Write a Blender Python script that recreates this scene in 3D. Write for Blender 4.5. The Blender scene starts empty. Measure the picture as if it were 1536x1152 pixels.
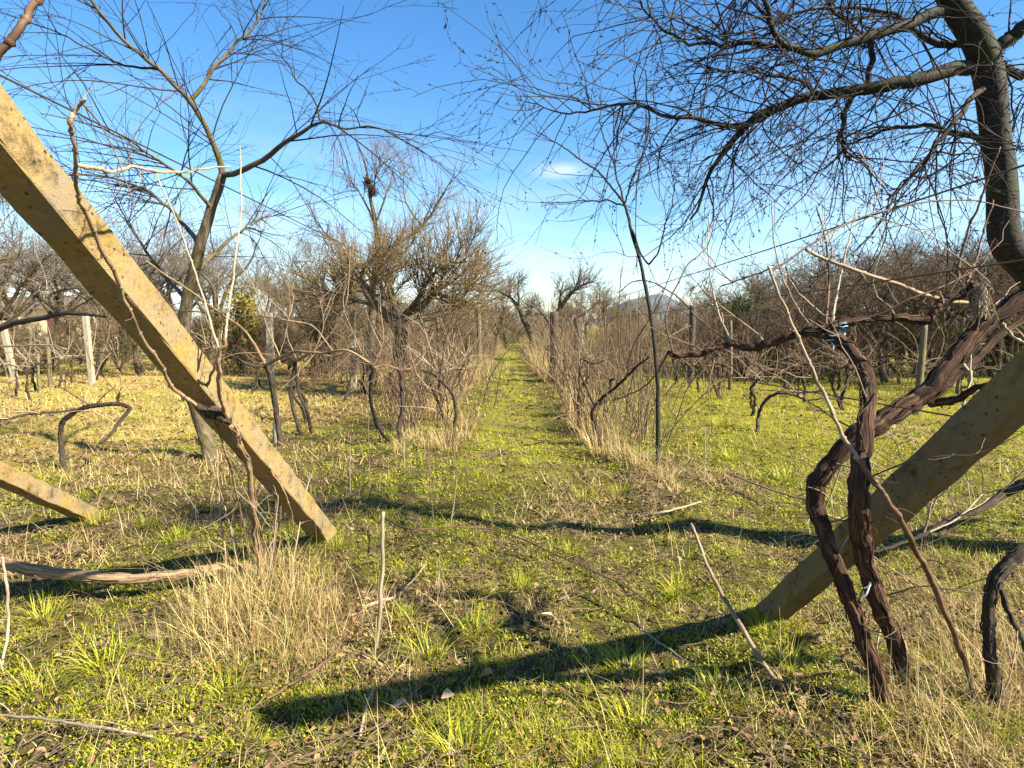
import bpy, math, random
import numpy as np
from mathutils import Vector, Matrix

# ------------------------------------------------------------------ camera, sky, sun, exposure
S = bpy.context.scene
COL = S.collection
CAM_H, FPX, HOR = 1.40, 900.0, 488.0
PITCH = math.atan((576.0 - HOR) / FPX)
cam = bpy.data.cameras.new('camera'); camo = bpy.data.objects.new('camera', cam); COL.objects.link(camo)
cam.sensor_width = 36.0; cam.lens = 36.0 * FPX / 1536.0
cam.clip_start = 0.05; cam.clip_end = 6000
camo.location = (0, 0, CAM_H); camo.rotation_euler = (math.pi / 2 - PITCH, 0, 0)
S.camera = camo

SH = Vector((-1.20, 0.60, -1.0))            # direction in which the sunlight travels
SUN_EL = math.atan2(1.0, math.hypot(SH.x, SH.y)); SUN_AZ = math.atan2(-SH.x, -SH.y)
W = bpy.data.worlds.new('World'); S.world = W; W.use_nodes = True
nt = W.node_tree; nt.nodes.clear()
out = nt.nodes.new('ShaderNodeOutputWorld'); bg = nt.nodes.new('ShaderNodeBackground')
sky = nt.nodes.new('ShaderNodeTexSky'); sky.sky_type = 'NISHITA'; sky.sun_disc = False
sky.sun_elevation = SUN_EL; sky.sun_rotation = SUN_AZ
sky.air_density = 1.0; sky.dust_density = 0.25; sky.ozone_density = 2.5; sky.altitude = 100
bg.inputs['Strength'].default_value = 0.068
# thin high cloud: a veil low over the horizon, streaked with noise, and one small wisp
tc = nt.nodes.new('ShaderNodeTexCoord')
def wmath(op, a, b=None, clamp=False):
    n = nt.nodes.new('ShaderNodeMath'); n.operation = op; n.use_clamp = clamp
    for i, v in enumerate((a, b)):
        if v is None: continue
        if isinstance(v, (int, float)): n.inputs[i].default_value = v
        else: nt.links.new(v, n.inputs[i])
    return n.outputs[0]
sep = nt.nodes.new('ShaderNodeSeparateXYZ'); nt.links.new(tc.outputs['Generated'], sep.inputs[0])
mp = nt.nodes.new('ShaderNodeMapping'); nt.links.new(tc.outputs['Generated'], mp.inputs[0])
mp.inputs['Scale'].default_value = (1.6, 1.6, 9.0); mp.inputs['Rotation'].default_value = (0, math.radians(-8), 0)
nz = nt.nodes.new('ShaderNodeTexNoise'); nt.links.new(mp.outputs[0], nz.inputs['Vector'])
nz.inputs['Scale'].default_value = 1.7; nz.inputs['Detail'].default_value = 7; nz.inputs['Roughness'].default_value = .55
st = wmath('MULTIPLY', wmath('SUBTRACT', nz.outputs['Fac'], 0.33, True), 2.3, True)
low = wmath('SUBTRACT', 1.0, wmath('DIVIDE', wmath('ABSOLUTE', sep.outputs[2]), 0.36), True)
veil = wmath('MULTIPLY', st, wmath('POWER', low, 1.15))
def wisp(px, py, sx, sz, amt):
    dx, dz = (px - 768) / FPX, (HOR - py) / FPX
    l = math.sqrt(1 + dx * dx + dz * dz)
    m = nt.nodes.new('ShaderNodeMapping'); m.vector_type = 'POINT'
    nt.links.new(tc.outputs['Generated'], m.inputs[0])
    m.inputs['Location'].default_value = (-dx / l / sx, 0, -dz / l / sz)
    m.inputs['Scale'].default_value = (1 / sx, 0, 1 / sz)
    ln = nt.nodes.new('ShaderNodeVectorMath'); ln.operation = 'LENGTH'; nt.links.new(m.outputs[0], ln.inputs[0])
    f = wmath('SUBTRACT', 1.0, ln.outputs['Value'], True)
    return wmath('MULTIPLY', wmath('POWER', f, 1.4), amt)
n2 = nt.nodes.new('ShaderNodeTexNoise'); n2.inputs['Scale'].default_value = 9; n2.inputs['Detail'].default_value = 6
nt.links.new(mp.outputs[0], n2.inputs['Vector'])
wi = wmath('MULTIPLY', wisp(838, 264, .06, .016, 1.5), wmath('ADD', n2.outputs['Fac'], .1))
fac = wmath('MINIMUM', wmath('ADD', veil, wi), 0.75)
mx = nt.nodes.new('ShaderNodeMixRGB'); nt.links.new(fac, mx.inputs[0]); hs = nt.nodes.new('ShaderNodeHueSaturation'); hs.inputs['Saturation'].default_value = 1.28; hs.inputs['Value'].default_value = 1.05; nt.links.new(sky.outputs[0], hs.inputs['Color']); nt.links.new(hs.outputs[0], mx.inputs[1])
mx.inputs[2].default_value = (4.2, 4.9, 5.6, 1)
nt.links.new(mx.outputs[0], bg.inputs['Color']); nt.links.new(bg.outputs[0], out.inputs['Surface'])

sun = bpy.data.lights.new('sun', 'SUN'); suno = bpy.data.objects.new('sun', sun); COL.objects.link(suno)
sun.energy = 5.0; sun.angle = math.radians(0.9); sun.color = (1.0, 0.90, 0.70)
suno.rotation_euler = SH.to_track_quat('-Z', 'Y').to_euler(); suno.location = (8, -5, 9)
S.view_settings.view_transform = 'Standard'; S.view_settings.look = 'None'
S.view_settings.exposure = 1.85; S.view_settings.gamma = 1.0; S.view_settings.use_curve_mapping = False
S.render.engine = 'CYCLES'
S.cycles.max_bounces = 5; S.cycles.diffuse_bounces = 2; S.cycles.transmission_bounces = 3; S.cycles.transparent_max_bounces = 4

# ------------------------------------------------------------------ helpers
RNG = np.random.default_rng(11)
CP, SP = math.cos(PITCH), math.sin(PITCH)
def ray(px, py):
    a, b = (px - 768) / FPX, (576 - py) / FPX
    return np.array([a, CP + b * SP, -SP + b * CP])
def P(px, py, d):                       # the world point d metres ahead along that line of sight
    r = ray(px, py); return np.array([0, 0, CAM_H]) + r * (d / r[1])
_L = np.random.default_rng(5).random((256, 256))
def vnoise(x, y, s):
    x = np.asarray(x, float) / s + 311.7; y = np.asarray(y, float) / s + 97.3
    xi, yi = np.floor(x).astype(int), np.floor(y).astype(int); fx, fy = x - xi, y - yi
    fx = fx * fx * (3 - 2 * fx); fy = fy * fy * (3 - 2 * fy)
    g = lambda a, b: _L[(xi + a) & 255, (yi + b) & 255]
    return (g(0, 0) * (1 - fx) + g(1, 0) * fx) * (1 - fy) + (g(0, 1) * (1 - fx) + g(1, 1) * fx) * fy
def gz(x, y):                           # height of the ground
    x = np.asarray(x, float); y = np.asarray(y, float)
    h = (vnoise(x, y, 1.3) - .5) * .09 + (vnoise(x + 9, y, .42) - .5) * .05 + (vnoise(x, y + 5, .17) - .5) * .040 + (vnoise(x + 3, y + 5, .085) - .5) * .022
    h += .05 * np.exp(-((x - 1.2) / .35) ** 2) + .05 * np.exp(-((x + 1.15) / .35) ** 2)
    far = np.clip((np.hypot(x, y) - 60) / 60, 0, 1)
    return h * (1 - far) + far * (vnoise(x, y, 45) - .5) * .8
def G(px, py):                          # the ground point seen at a pixel
    r = ray(px, py); z = 0.0
    for _ in range(6):
        t = (z - CAM_H) / r[2]; p = np.array([0, 0, CAM_H]) + r * t; z = float(gz(p[0], p[1]))
    p[2] = z; return p
def ground(x, y, dz=0.0): return np.array([x, y, float(gz(x, y)) + dz])

def tag(o, label=None, cat=None, group=None, kind=None):
    if label: o['label'] = label
    if cat: o['category'] = cat
    if group: o['group'] = group
    if kind: o['kind'] = kind
    return o
def thing(name, label, cat, loc=(0, 0, 0), group=None):
    o = bpy.data.objects.new(name, None); COL.objects.link(o); o.location = [float(v) for v in loc]
    o.empty_display_size = .1
    return tag(o, label, cat, group)

class MB:
    """collects tubes, strips and boxes, then links them as one mesh object"""
    def __init__(s): s.V = []; s.Q = []; s.T = []; s.C = []; s.n = 0
    def add(s, V, quads=None, tris=None, col=None):
        V = np.asarray(V, float).reshape(-1, 3)
        s.V.append(V)
        if quads is not None and len(quads): s.Q.append(np.asarray(quads).reshape(-1, 4) + s.n)
        if tris is not None and len(tris): s.T.append(np.asarray(tris).reshape(-1, 3) + s.n)
        if col is None: col = np.full((len(V), 3), .5)
        s.C.append(np.asarray(col, float).reshape(-1, 3)); s.n += len(V)
    def tubes(s, Pn, R, sides=3, col=None, cap=False, rough=0.0, seed=0):
        Pn = np.asarray(Pn, float); R = np.asarray(R, float)
        if Pn.ndim == 2: Pn = Pn[None]; R = R[None]
        if cap:
            e = Pn[:, -1:] + (Pn[:, -1:] - Pn[:, -2:-1]) * .02; Pn = np.concatenate([Pn, e], 1)
            R = np.concatenate([R, R[:, -1:] * .05], 1)
        M, N, _ = Pn.shape
        T = np.empty_like(Pn); T[:, 1:-1] = Pn[:, 2:] - Pn[:, :-2]; T[:, 0] = Pn[:, 1] - Pn[:, 0]; T[:, -1] = Pn[:, -1] - Pn[:, -2]
        T /= np.linalg.norm(T, axis=2, keepdims=True) + 1e-12
        ref = np.where(np.abs(T[:, 0, 2:3]) < .8, [[0, 0, 1.]], [[1., 0, 0]])
        U = np.empty_like(Pn)
        u = np.cross(T[:, 0], ref); u /= np.linalg.norm(u, axis=1, keepdims=True) + 1e-12
        for i in range(N):
            u = u - T[:, i] * np.sum(u * T[:, i], 1, keepdims=True); u /= np.linalg.norm(u, axis=1, keepdims=True) + 1e-12
            U[:, i] = u
        B = np.cross(T, U)
        a = np.arange(sides) * 2 * math.pi / sides
        rr = R[:, :, None] * np.ones(sides)
        if rough:
            g = np.random.default_rng(seed + 3)
            nn = g.standard_normal((M, N, sides)); k = np.array([.25, .5, .25])
            nn = (np.roll(nn, 1, 1) + nn * 1.2 + np.roll(nn, -1, 1)) / 2
            ridge = g.standard_normal((M, 1, sides)) * .8; lump = g.standard_normal((M, N, 1)); lump = sum(np.roll(lump, q, 1) for q in range(-3, 4)) / 3.0
            rr = rr * (1 + rough * (nn * .4 + ridge * .8 + lump * .38))
        V = Pn[:, :, None] + rr[..., None] * (np.cos(a)[None, None, :, None] * U[:, :, None] + np.sin(a)[None, None, :, None] * B[:, :, None])
        i = np.arange(M)[:, None, None] * N * sides + np.arange(N - 1)[None, :, None] * sides
        j = np.arange(sides)[None, None]; j2 = (j + 1) % sides
        q = np.stack([i + j, i + j2, i + sides + j2, i + sides + j], -1)
        if col is None:                       # along / round coordinates for the bark
            al = np.concatenate([np.zeros((M, 1)), np.cumsum(np.linalg.norm(np.diff(Pn, axis=1), axis=2), 1)], 1)
            al = al + (np.arange(M) * 1.37 + s.n * .013 % 5)[:, None]
            aw = a[None, None] + al[..., None] * 2.2; R0 = R.max(1)[:, None, None]
            c = np.stack([np.broadcast_to(al[..., None], aw.shape), np.cos(aw) * R0, np.sin(aw) * R0], -1).reshape(-1, 3)
        else:
            c = np.broadcast_to(np.asarray(col, float).reshape(-1, 1, 1, 3), (M, N, sides, 3)).reshape(-1, 3)
        s.add(V, q, None, c)
    def strips(s, Pn, Wd, side, col):
        """flat tapering blades: Pn (M,N,3), Wd (M,N), side (M,3), col (M,3)"""
        M, N, _ = Pn.shape
        V = np.stack([Pn - side[:, None] * Wd[..., None] * .5, Pn + side[:, None] * Wd[..., None] * .5], 2)
        i = np.arange(M)[:, None] * N * 2 + np.arange(N - 1)[None] * 2
        q = np.stack([i, i + 1, i + 3, i + 2], -1)
        s.add(V, q, None, np.repeat(col, N * 2, 0))
    def box(s, c, e, M=None):
        v = np.array([[x, y, z] for x in (-1, 1) for y in (-1, 1) for z in (-1, 1)], float) * np.asarray(e) * .5
        if M is not None: v = v @ np.asarray(M).T
        v = v + np.asarray(c)
        s.add(v, [[0, 1, 3, 2], [4, 6, 7, 5], [0, 4, 5, 1], [2, 3, 7, 6], [0, 2, 6, 4], [1, 5, 7, 3]])
    def build(s, name, mat, parent=None, smooth=True, kind=None):
        V = np.concatenate(s.V); me = bpy.data.meshes.new(name)
        off = np.array(parent['_w']) if parent is not None and '_w' in parent else np.zeros(3)
        if parent is not None: off = np.array(parent.matrix_basis.translation) if parent.parent is None else off
        V = V - off
        Q = np.concatenate(s.Q) if s.Q else np.zeros((0, 4), int); T = np.concatenate(s.T) if s.T else np.zeros((0, 3), int)
        me.vertices.add(len(V)); me.vertices.foreach_set('co', V.astype(np.float32).ravel())
        nl = len(Q) * 4 + len(T) * 3
        me.loops.add(nl); me.loops.foreach_set('vertex_index', np.concatenate([Q.ravel(), T.ravel()]).astype(np.int32))
        me.polygons.add(len(Q) + len(T))
        ls = np.concatenate([np.arange(len(Q)) * 4, len(Q) * 4 + np.arange(len(T)) * 3]).astype(np.int32)
        me.polygons.foreach_set('loop_start', ls)
        me.polygons.foreach_set('use_smooth', np.full(len(ls), smooth))
        me.update(calc_edges=True)
        at = me.attributes.new('tint', 'FLOAT_COLOR', 'POINT')
        C = np.concatenate(s.C); at.data.foreach_set('color', np.concatenate([C, np.ones((len(C), 1))], 1).astype(np.float32).ravel())
        me.materials.append(M_[mat] if isinstance(mat, str) else mat)
        o = bpy.data.objects.new(name, me); COL.objects.link(o)
        if parent is not None: o.parent = parent
        if kind: o['kind'] = kind
        return o

def spline(ctrl, n=24, wob=0.0, seed=0):
    """smooth path through control points (x,y,z,r): returns points, radii"""
    c = np.asarray(ctrl, float); k = len(c)
    e = np.concatenate([[2 * c[0] - c[1]], c, [2 * c[-1] - c[-2]]])
    t = np.linspace(0, k - 1 - 1e-6, n); i = t.astype(int); f = (t - i)[:, None]
    p0, p1, p2, p3 = e[i], e[i + 1], e[i + 2], e[i + 3]
    r = .5 * (2 * p1 + (p2 - p0) * f + (2 * p0 - 5 * p1 + 4 * p2 - p3) * f ** 2 + (3 * p1 - p0 - 3 * p2 + p3) * f ** 3)
    if wob:
        g = np.random.default_rng(seed); w = g.standard_normal((n, 3)); w[0] = 0
        w = (w + np.roll(w, 1, 0) + np.roll(w, -1, 0)) / 2; w[0] = 0; w[-1] = 0
        r[:, :3] += w * wob
    return r[:, :3], np.maximum(r[:, 3], .0008)
def px_path(pts):                        # [(px, py, d, r), ...] -> [(x, y, z, r)]
    return [tuple(P(a, b, d)) + (r,) for a, b, d, r in pts]
def resamp(Pn, R, n):
    t = np.linspace(0, len(Pn) - 1, n); i = np.minimum(t.astype(int), len(Pn) - 2); f = (t - i)
    return Pn[i] * (1 - f)[:, None] + Pn[i + 1] * f[:, None], R[i] * (1 - f) + R[i + 1] * f

def grow(Pn, R, K, L, ang, N2=6, r0=.006, tip=.0015, up=0.0, grav=0.0, wig=.12, t0=.15, t1=1.0, g=RNG, taper=.4, bias=None):
    """K shoots growing out of the curves Pn (M,N,3)"""
    M, N, _ = Pn.shape
    ln = np.linalg.norm(np.diff(Pn, axis=1), axis=2).sum(1)
    idx = g.choice(M, K, p=ln / ln.sum()); t = g.uniform(t0, t1, K) * (N - 1) * .9999
    i = t.astype(int); f = (t - i)[:, None]
    pos = Pn[idx, i] * (1 - f) + Pn[idx, i + 1] * f
    T = Pn[idx, i + 1] - Pn[idx, i]; T /= np.linalg.norm(T, axis=1, keepdims=True) + 1e-9
    rp = R[idx, i] * (1 - f[:, 0]) + R[idx, i + 1] * f[:, 0]
    v = g.standard_normal((K, 3)); v -= T * np.sum(v * T, 1, keepdims=True); v /= np.linalg.norm(v, axis=1, keepdims=True) + 1e-9
    a = np.radians(g.uniform(ang[0], ang[1], K))[:, None]
    d = np.cos(a) * T + np.sin(a) * v; d[:, 2] += up
    if bias is not None: d += np.asarray(bias)
    d /= np.linalg.norm(d, axis=1, keepdims=True)
    le = g.uniform(L[0], L[1], K) * (1 - taper * t / (N - 1)); st = (le / (N2 - 1))[:, None]
    out = np.empty((K, N2, 3)); out[:, 0] = pos
    for k in range(1, N2):
        d = d + g.standard_normal((K, 3)) * wig; d[:, 2] += grav / N2
        d /= np.linalg.norm(d, axis=1, keepdims=True); out[:, k] = out[:, k - 1] + d * st
    r = np.minimum(rp * .75, r0 * g.uniform(.7, 1.2, K))
    rad = r[:, None] + (np.minimum(tip, r)[:, None] - r[:, None]) * np.linspace(0, 1, N2)[None]
    return out, rad

# ------------------------------------------------------------------ materials
M_ = {}
def mat(name): 
    m = bpy.data.materials.new(name); m.use_nodes = True; M_[name] = m
    n = m.node_tree; b = n.nodes['Principled BSDF']; b.inputs['Specular IOR Level'].default_value = .25
    return m, n, b
def N(n, t, **kw):
    x = n.nodes.new(t)
    for k, v in kw.items():
        if k in x.inputs: x.inputs[k].default_value = v
        else: setattr(x, k, v)
    return x
def ramp(n, src, stops):
    r = n.nodes.new('ShaderNodeValToRGB'); e = r.color_ramp.elements
    while len(e) < len(stops): e.new(.5)
    for k, (p, c) in zip(e, stops): k.position = p; k.color = (*c, 1)
    n.links.new(src, r.inputs[0]); return r.outputs[0]
def noise(n, scale, detail=5, rough=.6, vec=None, sc=None):
    t = N(n, 'ShaderNodeTexCoord'); x = N(n, 'ShaderNodeTexNoise', Scale=scale, Detail=detail, Roughness=rough)
    if sc is not None:
        m = N(n, 'ShaderNodeMapping'); m.inputs['Scale'].default_value = sc; n.links.new(t.outputs['Object'], m.inputs[0]); n.links.new(m.outputs[0], x.inputs['Vector'])
    else: n.links.new(t.outputs['Object'], x.inputs['Vector'])
    return x.outputs['Fac']
def mix(n, f, a, b, mode='MIX'):
    x = N(n, 'ShaderNodeMixRGB'); x.blend_type = mode
    for i, v in enumerate((f, a, b)):
        if isinstance(v, (int, float)): x.inputs[i].default_value = v
        elif isinstance(v, tuple): x.inputs[i].default_value = (*v, 1)
        else: n.links.new(v, x.inputs[i])
    return x.outputs[0]
def bump(n, b, src, dist=.01, s=.6):
    x = N(n, 'ShaderNodeBump', Distance=dist, Strength=s); n.links.new(src, x.inputs['Height']); n.links.new(x.outputs[0], b.inputs['Normal'])
def bark(name, c0, c1, c2, scale, sc=(1, 1, 1), moss=None, dist=.008, rough=.9):
    m, n, b = mat(name); f2 = noise(n, 5.5, 4)
    at = N(n, 'ShaderNodeAttribute'); at.attribute_name = 'tint'
    mpp = N(n, 'ShaderNodeMapping'); mpp.inputs['Scale'].default_value = (sc[2], sc[0], sc[1]); n.links.new(at.outputs['Vector'], mpp.inputs[0])
    nn = N(n, 'ShaderNodeTexNoise', Scale=scale, Detail=6, Roughness=.65); n.links.new(mpp.outputs[0], nn.inputs['Vector']); f = nn.outputs['Fac']
    c = ramp(n, f, [(.3, c0), (.5, c1), (.72, c2)])
    if moss:
        k = ramp(n, f2, [(.5, (0, 0, 0)), (.62, (1, 1, 1))]); c = mix(n, k, c, moss)
    n.links.new(c, b.inputs['Base Color']); b.inputs['Roughness'].default_value = rough; bump(n, b, f, dist, .9)
bark('cherry_bark', (.007, .006, .005), (.022, .019, .016), (.055, .047, .038), 26, (1, 1, 3.0), (.024, .028, .008), .006, .8)
bark('cherry_twig', (.012, .009, .008), (.028, .021, .018), (.05, .04, .032), 60, dist=.001)
bark('old_bark', (.035, .025, .015), (.10, .075, .047), (.20, .155, .10), 22, (1, 1, .3), (.075, .07, .02), .02)
bark('tree_twig', (0.0792, 0.0572, 0.0352), (0.1408, 0.1038, 0.0616), (0.22, 0.1672, 0.0968), 14, dist=.002)
bark('grey_twig', (0.072, 0.0585, 0.0468), (0.135, 0.1125, 0.09), (0.216, 0.18, 0.144), 14, dist=.002)
bark('brown_twig', (0.05148, 0.0337, 0.02246), (0.0936, 0.06365, 0.04025), (0.1498, 0.1076, 0.0702), 14, dist=.002)
bark('olive_twig', (.08, .055, .026), (.155, .112, .052), (.24, .18, .09), 14, dist=.002)
bark('vine_bark', (.006, .003, .0025), (.055, .027, .016), (.22, .13, .078), 80, (1, 1, .09), None, .03)  # darker tones deepened: shadow between bark strands is put into the colour
bark('dark_vine_bark', (0.0096, 0.0072, 0.0056), (0.04, 0.0296, 0.0208), (0.12, 0.092, 0.064), 70, (1, 1, .12), None, .015)
bark('tan_vine_bark', (.09, .055, .03), (.28, .185, .10), (.46, .335, .20), 75, (1, 1, .10), None, .016)
bark('cane', (0.102, 0.06375, 0.03825), (0.204, 0.1403, 0.085), (0.323, 0.238, 0.153), 40, (1, 1, .2), None, .001, .6)
bark('red_cane', (0.048, 0.024, 0.016), (0.096, 0.0528, 0.0336), (0.16, 0.1, 0.064), 40, (1, 1, .2), None, .001, .6)
bark('pale_cane', (0.171, 0.1305, 0.081), (0.288, 0.2295, 0.153), (0.405, 0.3375, 0.243), 40, (1, 1, .2), None, .001, .6)
bark('old_wood', (0.0525, 0.04125, 0.02625), (0.12, 0.0975, 0.06375), (0.2025, 0.1688, 0.1162), 22, (3, 3, .25), (.13, .13, .04), .006)
bark('dark_wood', (.025, .02, .015), (.06, .048, .035), (.11, .09, .065), 22, (3, 3, .25), None, .006)

def concrete(name, base, dark, lich, amt):
    m, n, b = mat(name)
    f = noise(n, 55, 8, .7); f2 = noise(n, 5.5, 5, .6); f3 = noise(n, 260, 3, .6)
    c = ramp(n, f, [(.25, tuple(v * .55 for v in base)), (.5, base), (.75, tuple(min(1, v * 1.3) for v in base))])
    c = mix(n, ramp(n, f2, [(.46, (0, 0, 0)), (.66, (amt,) * 3)]), c, lich)
    c = mix(n, ramp(n, noise(n, 16, 6, .7), [(.56, (0, 0, 0)), (.7, (.6,) * 3)]), c, dark)
    c = mix(n, ramp(n, noise(n, 2.6, 5, .7), [(.42, (0, 0, 0)), (.62, (.75,) * 3)]), c, tuple(sum(base) / 3 * v for v in (1.12, .92, .66)))
    c = mix(n, ramp(n, noise(n, 7, 7, .75), [(.55, (0, 0, 0)), (.66, (.85,) * 3)]), c, tuple(v * .8 for v in dark))
    t = N(n, 'ShaderNodeTexCoord'); v = N(n, 'ShaderNodeTexVoronoi', Scale=38.0); n.links.new(t.outputs['Object'], v.inputs['Vector'])
    pit = ramp(n, v.outputs['Distance'], [(.12, (1, 1, 1)), (.24, (0, 0, 0))])
    gate = ramp(n, noise(n, 19, 2), [(.47, (0, 0, 0)), (.53, (1, 1, 1))])
    pg = mix(n, 1.0, pit, gate, 'MULTIPLY')
    c = mix(n, pg, c, (.045, .035, .02))
    n.links.new(c, b.inputs['Base Color']); b.inputs['Roughness'].default_value = .95
    h = mix(n, .35, mix(n, .5, f, f3), (0, 0, 0)); h = mix(n, pg, h, (0, 0, 0)); bump(n, b, h, .012, .8)
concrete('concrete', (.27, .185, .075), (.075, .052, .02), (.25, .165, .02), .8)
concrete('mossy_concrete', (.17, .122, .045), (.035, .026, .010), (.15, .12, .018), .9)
concrete('pale_concrete', (.33, .29, .22), (.12, .10, .07), (.22, .19, .10), .6)

def leafy(name, trans=.35, rough=.6, spec=.2):
    m, n, b = mat(name); a = N(n, 'ShaderNodeAttribute'); a.attribute_name = 'tint'
    n.links.new(a.outputs['Color'], b.inputs['Base Color']); b.inputs['Roughness'].default_value = rough; b.inputs['Specular IOR Level'].default_value = spec
    tr = N(n, 'ShaderNodeBsdfTranslucent'); n.links.new(a.outputs['Color'], tr.inputs['Color'])
    ms = N(n, 'ShaderNodeMixShader'); ms.inputs[0].default_value = trans
    n.links.new(b.outputs[0], ms.inputs[1]); n.links.new(tr.outputs[0], ms.inputs[2])
    n.links.new(ms.outputs[0], n.nodes['Material Output'].inputs['Surface'])
leafy('grass', .4, .5, .3); leafy('straw', .3, .6, .25); leafy('litter', .15, .75, .2); leafy('leaf', .3, .5, .3)

def ground_mat(name, g0, g1, soil):
    m, n, b = mat(name)
    f = noise(n, 3.1, 6, .62); f2 = noise(n, 24, 6, .7); f3 = noise(n, .42, 4, .55)
    c = mix(n, ramp(n, f2, [(.38, (0, 0, 0)), (.62, (1, 1, 1))]), soil, (.20, .15, .075))
    g = mix(n, ramp(n, f2, [(.3, (0, 0, 0)), (.7, (1, 1, 1))]), g0, g1)
    c = mix(n, ramp(n, f, [(.42, (0, 0, 0)), (.56, (1, 1, 1))]), c, g)
    n.links.new(c, b.inputs['Base Color']); b.inputs['Roughness'].default_value = 1; b.inputs['Specular IOR Level'].default_value = .05
    bump(n, b, mix(n, .5, f2, noise(n, 90, 5, .7)), .03, 1.0)
    return n, b, c
n_, b_, c_ = ground_mat('ground', (.035, .038, .009), (.11, .105, .022), (.028, .019, .011))
# drier, straw-yellow turf in the open plot to the west, greener plots to the east
tcg = N(n_, 'ShaderNodeTexCoord'); sp = N(n_, 'ShaderNodeSeparateXYZ'); n_.links.new(tcg.outputs['Object'], sp.inputs[0])
def gm(op, a, b=None, cl=False):
    x = N(n_, 'ShaderNodeMath'); x.operation = op; x.use_clamp = cl
    for i, v in enumerate((a, b)):
        if v is None: continue
        if isinstance(v, (int, float)): x.inputs[i].default_value = v
        else: n_.links.new(v, x.inputs[i])
    return x.outputs[0]
west = gm('MULTIPLY', gm('SUBTRACT', -2.2, sp.outputs[0]), .45, True)
east = gm('MULTIPLY', gm('SUBTRACT', sp.outputs[0], 1.6), .5, True)
fary = gm('MULTIPLY', gm('SUBTRACT', sp.outputs[1], 4.6), .35, True)
fine = noise(n_, 13, 6, .7)
dry = ramp(n_, fine, [(.3, (.18, .125, .035)), (.6, (.46, .34, .11))])
grn = ramp(n_, fine, [(.3, (.07, .075, .010)), (.6, (.28, .26, .026))])
mot = noise(n_, 1.1, 6, .65)
c_ = mix(n_, gm('MULTIPLY', gm('MULTIPLY', west, fary), .85), c_, mix(n_, ramp(n_, mot, [(.5, (0, 0, 0)), (.68, (.7,) * 3)]), dry, (.10, .10, .02)))
c_ = mix(n_, gm('MULTIPLY', gm('MULTIPLY', east, fary), .85), c_, mix(n_, ramp(n_, mot, [(.5, (0, 0, 0)), (.66, (.8,) * 3)]), grn, (.13, .10, .035)))
n_.links.new(c_, b_.inputs['Base Color'])
n_, b_, c_ = ground_mat('path_turf', (.10, .11, .012), (.29, .28, .028), (.14, .11, .035))
tcg = N(n_, 'ShaderNodeTexCoord'); sp = N(n_, 'ShaderNodeSeparateXYZ'); n_.links.new(tcg.outputs['Object'], sp.inputs[0])
wob = gm('MULTIPLY', gm('SUBTRACT', noise(n_, 5.5, 6, .7), .5), 2.4)
edge = gm('ADD', gm('MULTIPLY', gm('SUBTRACT', gm('ABSOLUTE', sp.outputs[0]), .30), 3.2), wob)
start = gm('ADD', gm('MULTIPLY', gm('SUBTRACT', 6.6, sp.outputs[1]), .55), wob)
edge = gm('MAXIMUM', edge, start, True)
rough_turf = ramp(n_, noise(n_, 24, 6, .7), [(.35, (.035, .036, .010)), (.65, (.13, .115, .03))])   # trodden, worn verge like the ground beside it
n_.links.new(mix(n_, edge, c_, rough_turf), b_.inputs['Base Color'])
m, n, b = mat('wire'); b.inputs['Base Color'].default_value = (.10, .075, .055, 1); b.inputs['Metallic'].default_value = .6; b.inputs['Roughness'].default_value = .6
m, n, b = mat('twine'); b.inputs['Base Color'].default_value = (.20, .42, .50, 1); b.inputs['Roughness'].default_value = .8
m, n, b = mat('white_plastic'); b.inputs['Base Color'].default_value = (.8, .8, .78, 1)
m, n, b = mat('cream_wall'); f = noise(n, 1.2, 5); n.links.new(ramp(n, f, [(.3, (.48, .40, .24)), (.7, (.60, .52, .35))]), b.inputs['Base Color']); b.inputs['Roughness'].default_value = .9
m, n, b = mat('roof'); f = noise(n, 6, 5); n.links.new(ramp(n, f, [(.3, (.10, .075, .06)), (.7, (.17, .13, .10))]), b.inputs['Base Color'])
m, n, b = mat('glass'); b.inputs['Base Color'].default_value = (.03, .035, .04, 1); b.inputs['Roughness'].default_value = .1
m, n, b = mat('red_boards'); f = noise(n, 14, 5, sc=(3, 3, .2)); n.links.new(ramp(n, f, [(.3, (.07, .028, .022)), (.7, (.16, .07, .055))]), b.inputs['Base Color'])
m, n, b = mat('grey_paint'); b.inputs['Base Color'].default_value = (.16, .19, .23, 1); b.inputs['Roughness'].default_value = .6
m, n, b = mat('white_paint'); f = noise(n, 12, 5); n.links.new(ramp(n, f, [(.3, (.55, .54, .5)), (.7, (.8, .79, .75))]), b.inputs['Base Color'])
m, n, b = mat('hill'); f = noise(n, .02, 8, .7); n.links.new(ramp(n, f, [(.35, (.07, .09, .11)), (.65, (.12, .145, .17))]), b.inputs['Base Color']); b.inputs['Roughness'].default_value = 1  # blue-grey of distance haze is put into the hill's base colour

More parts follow.
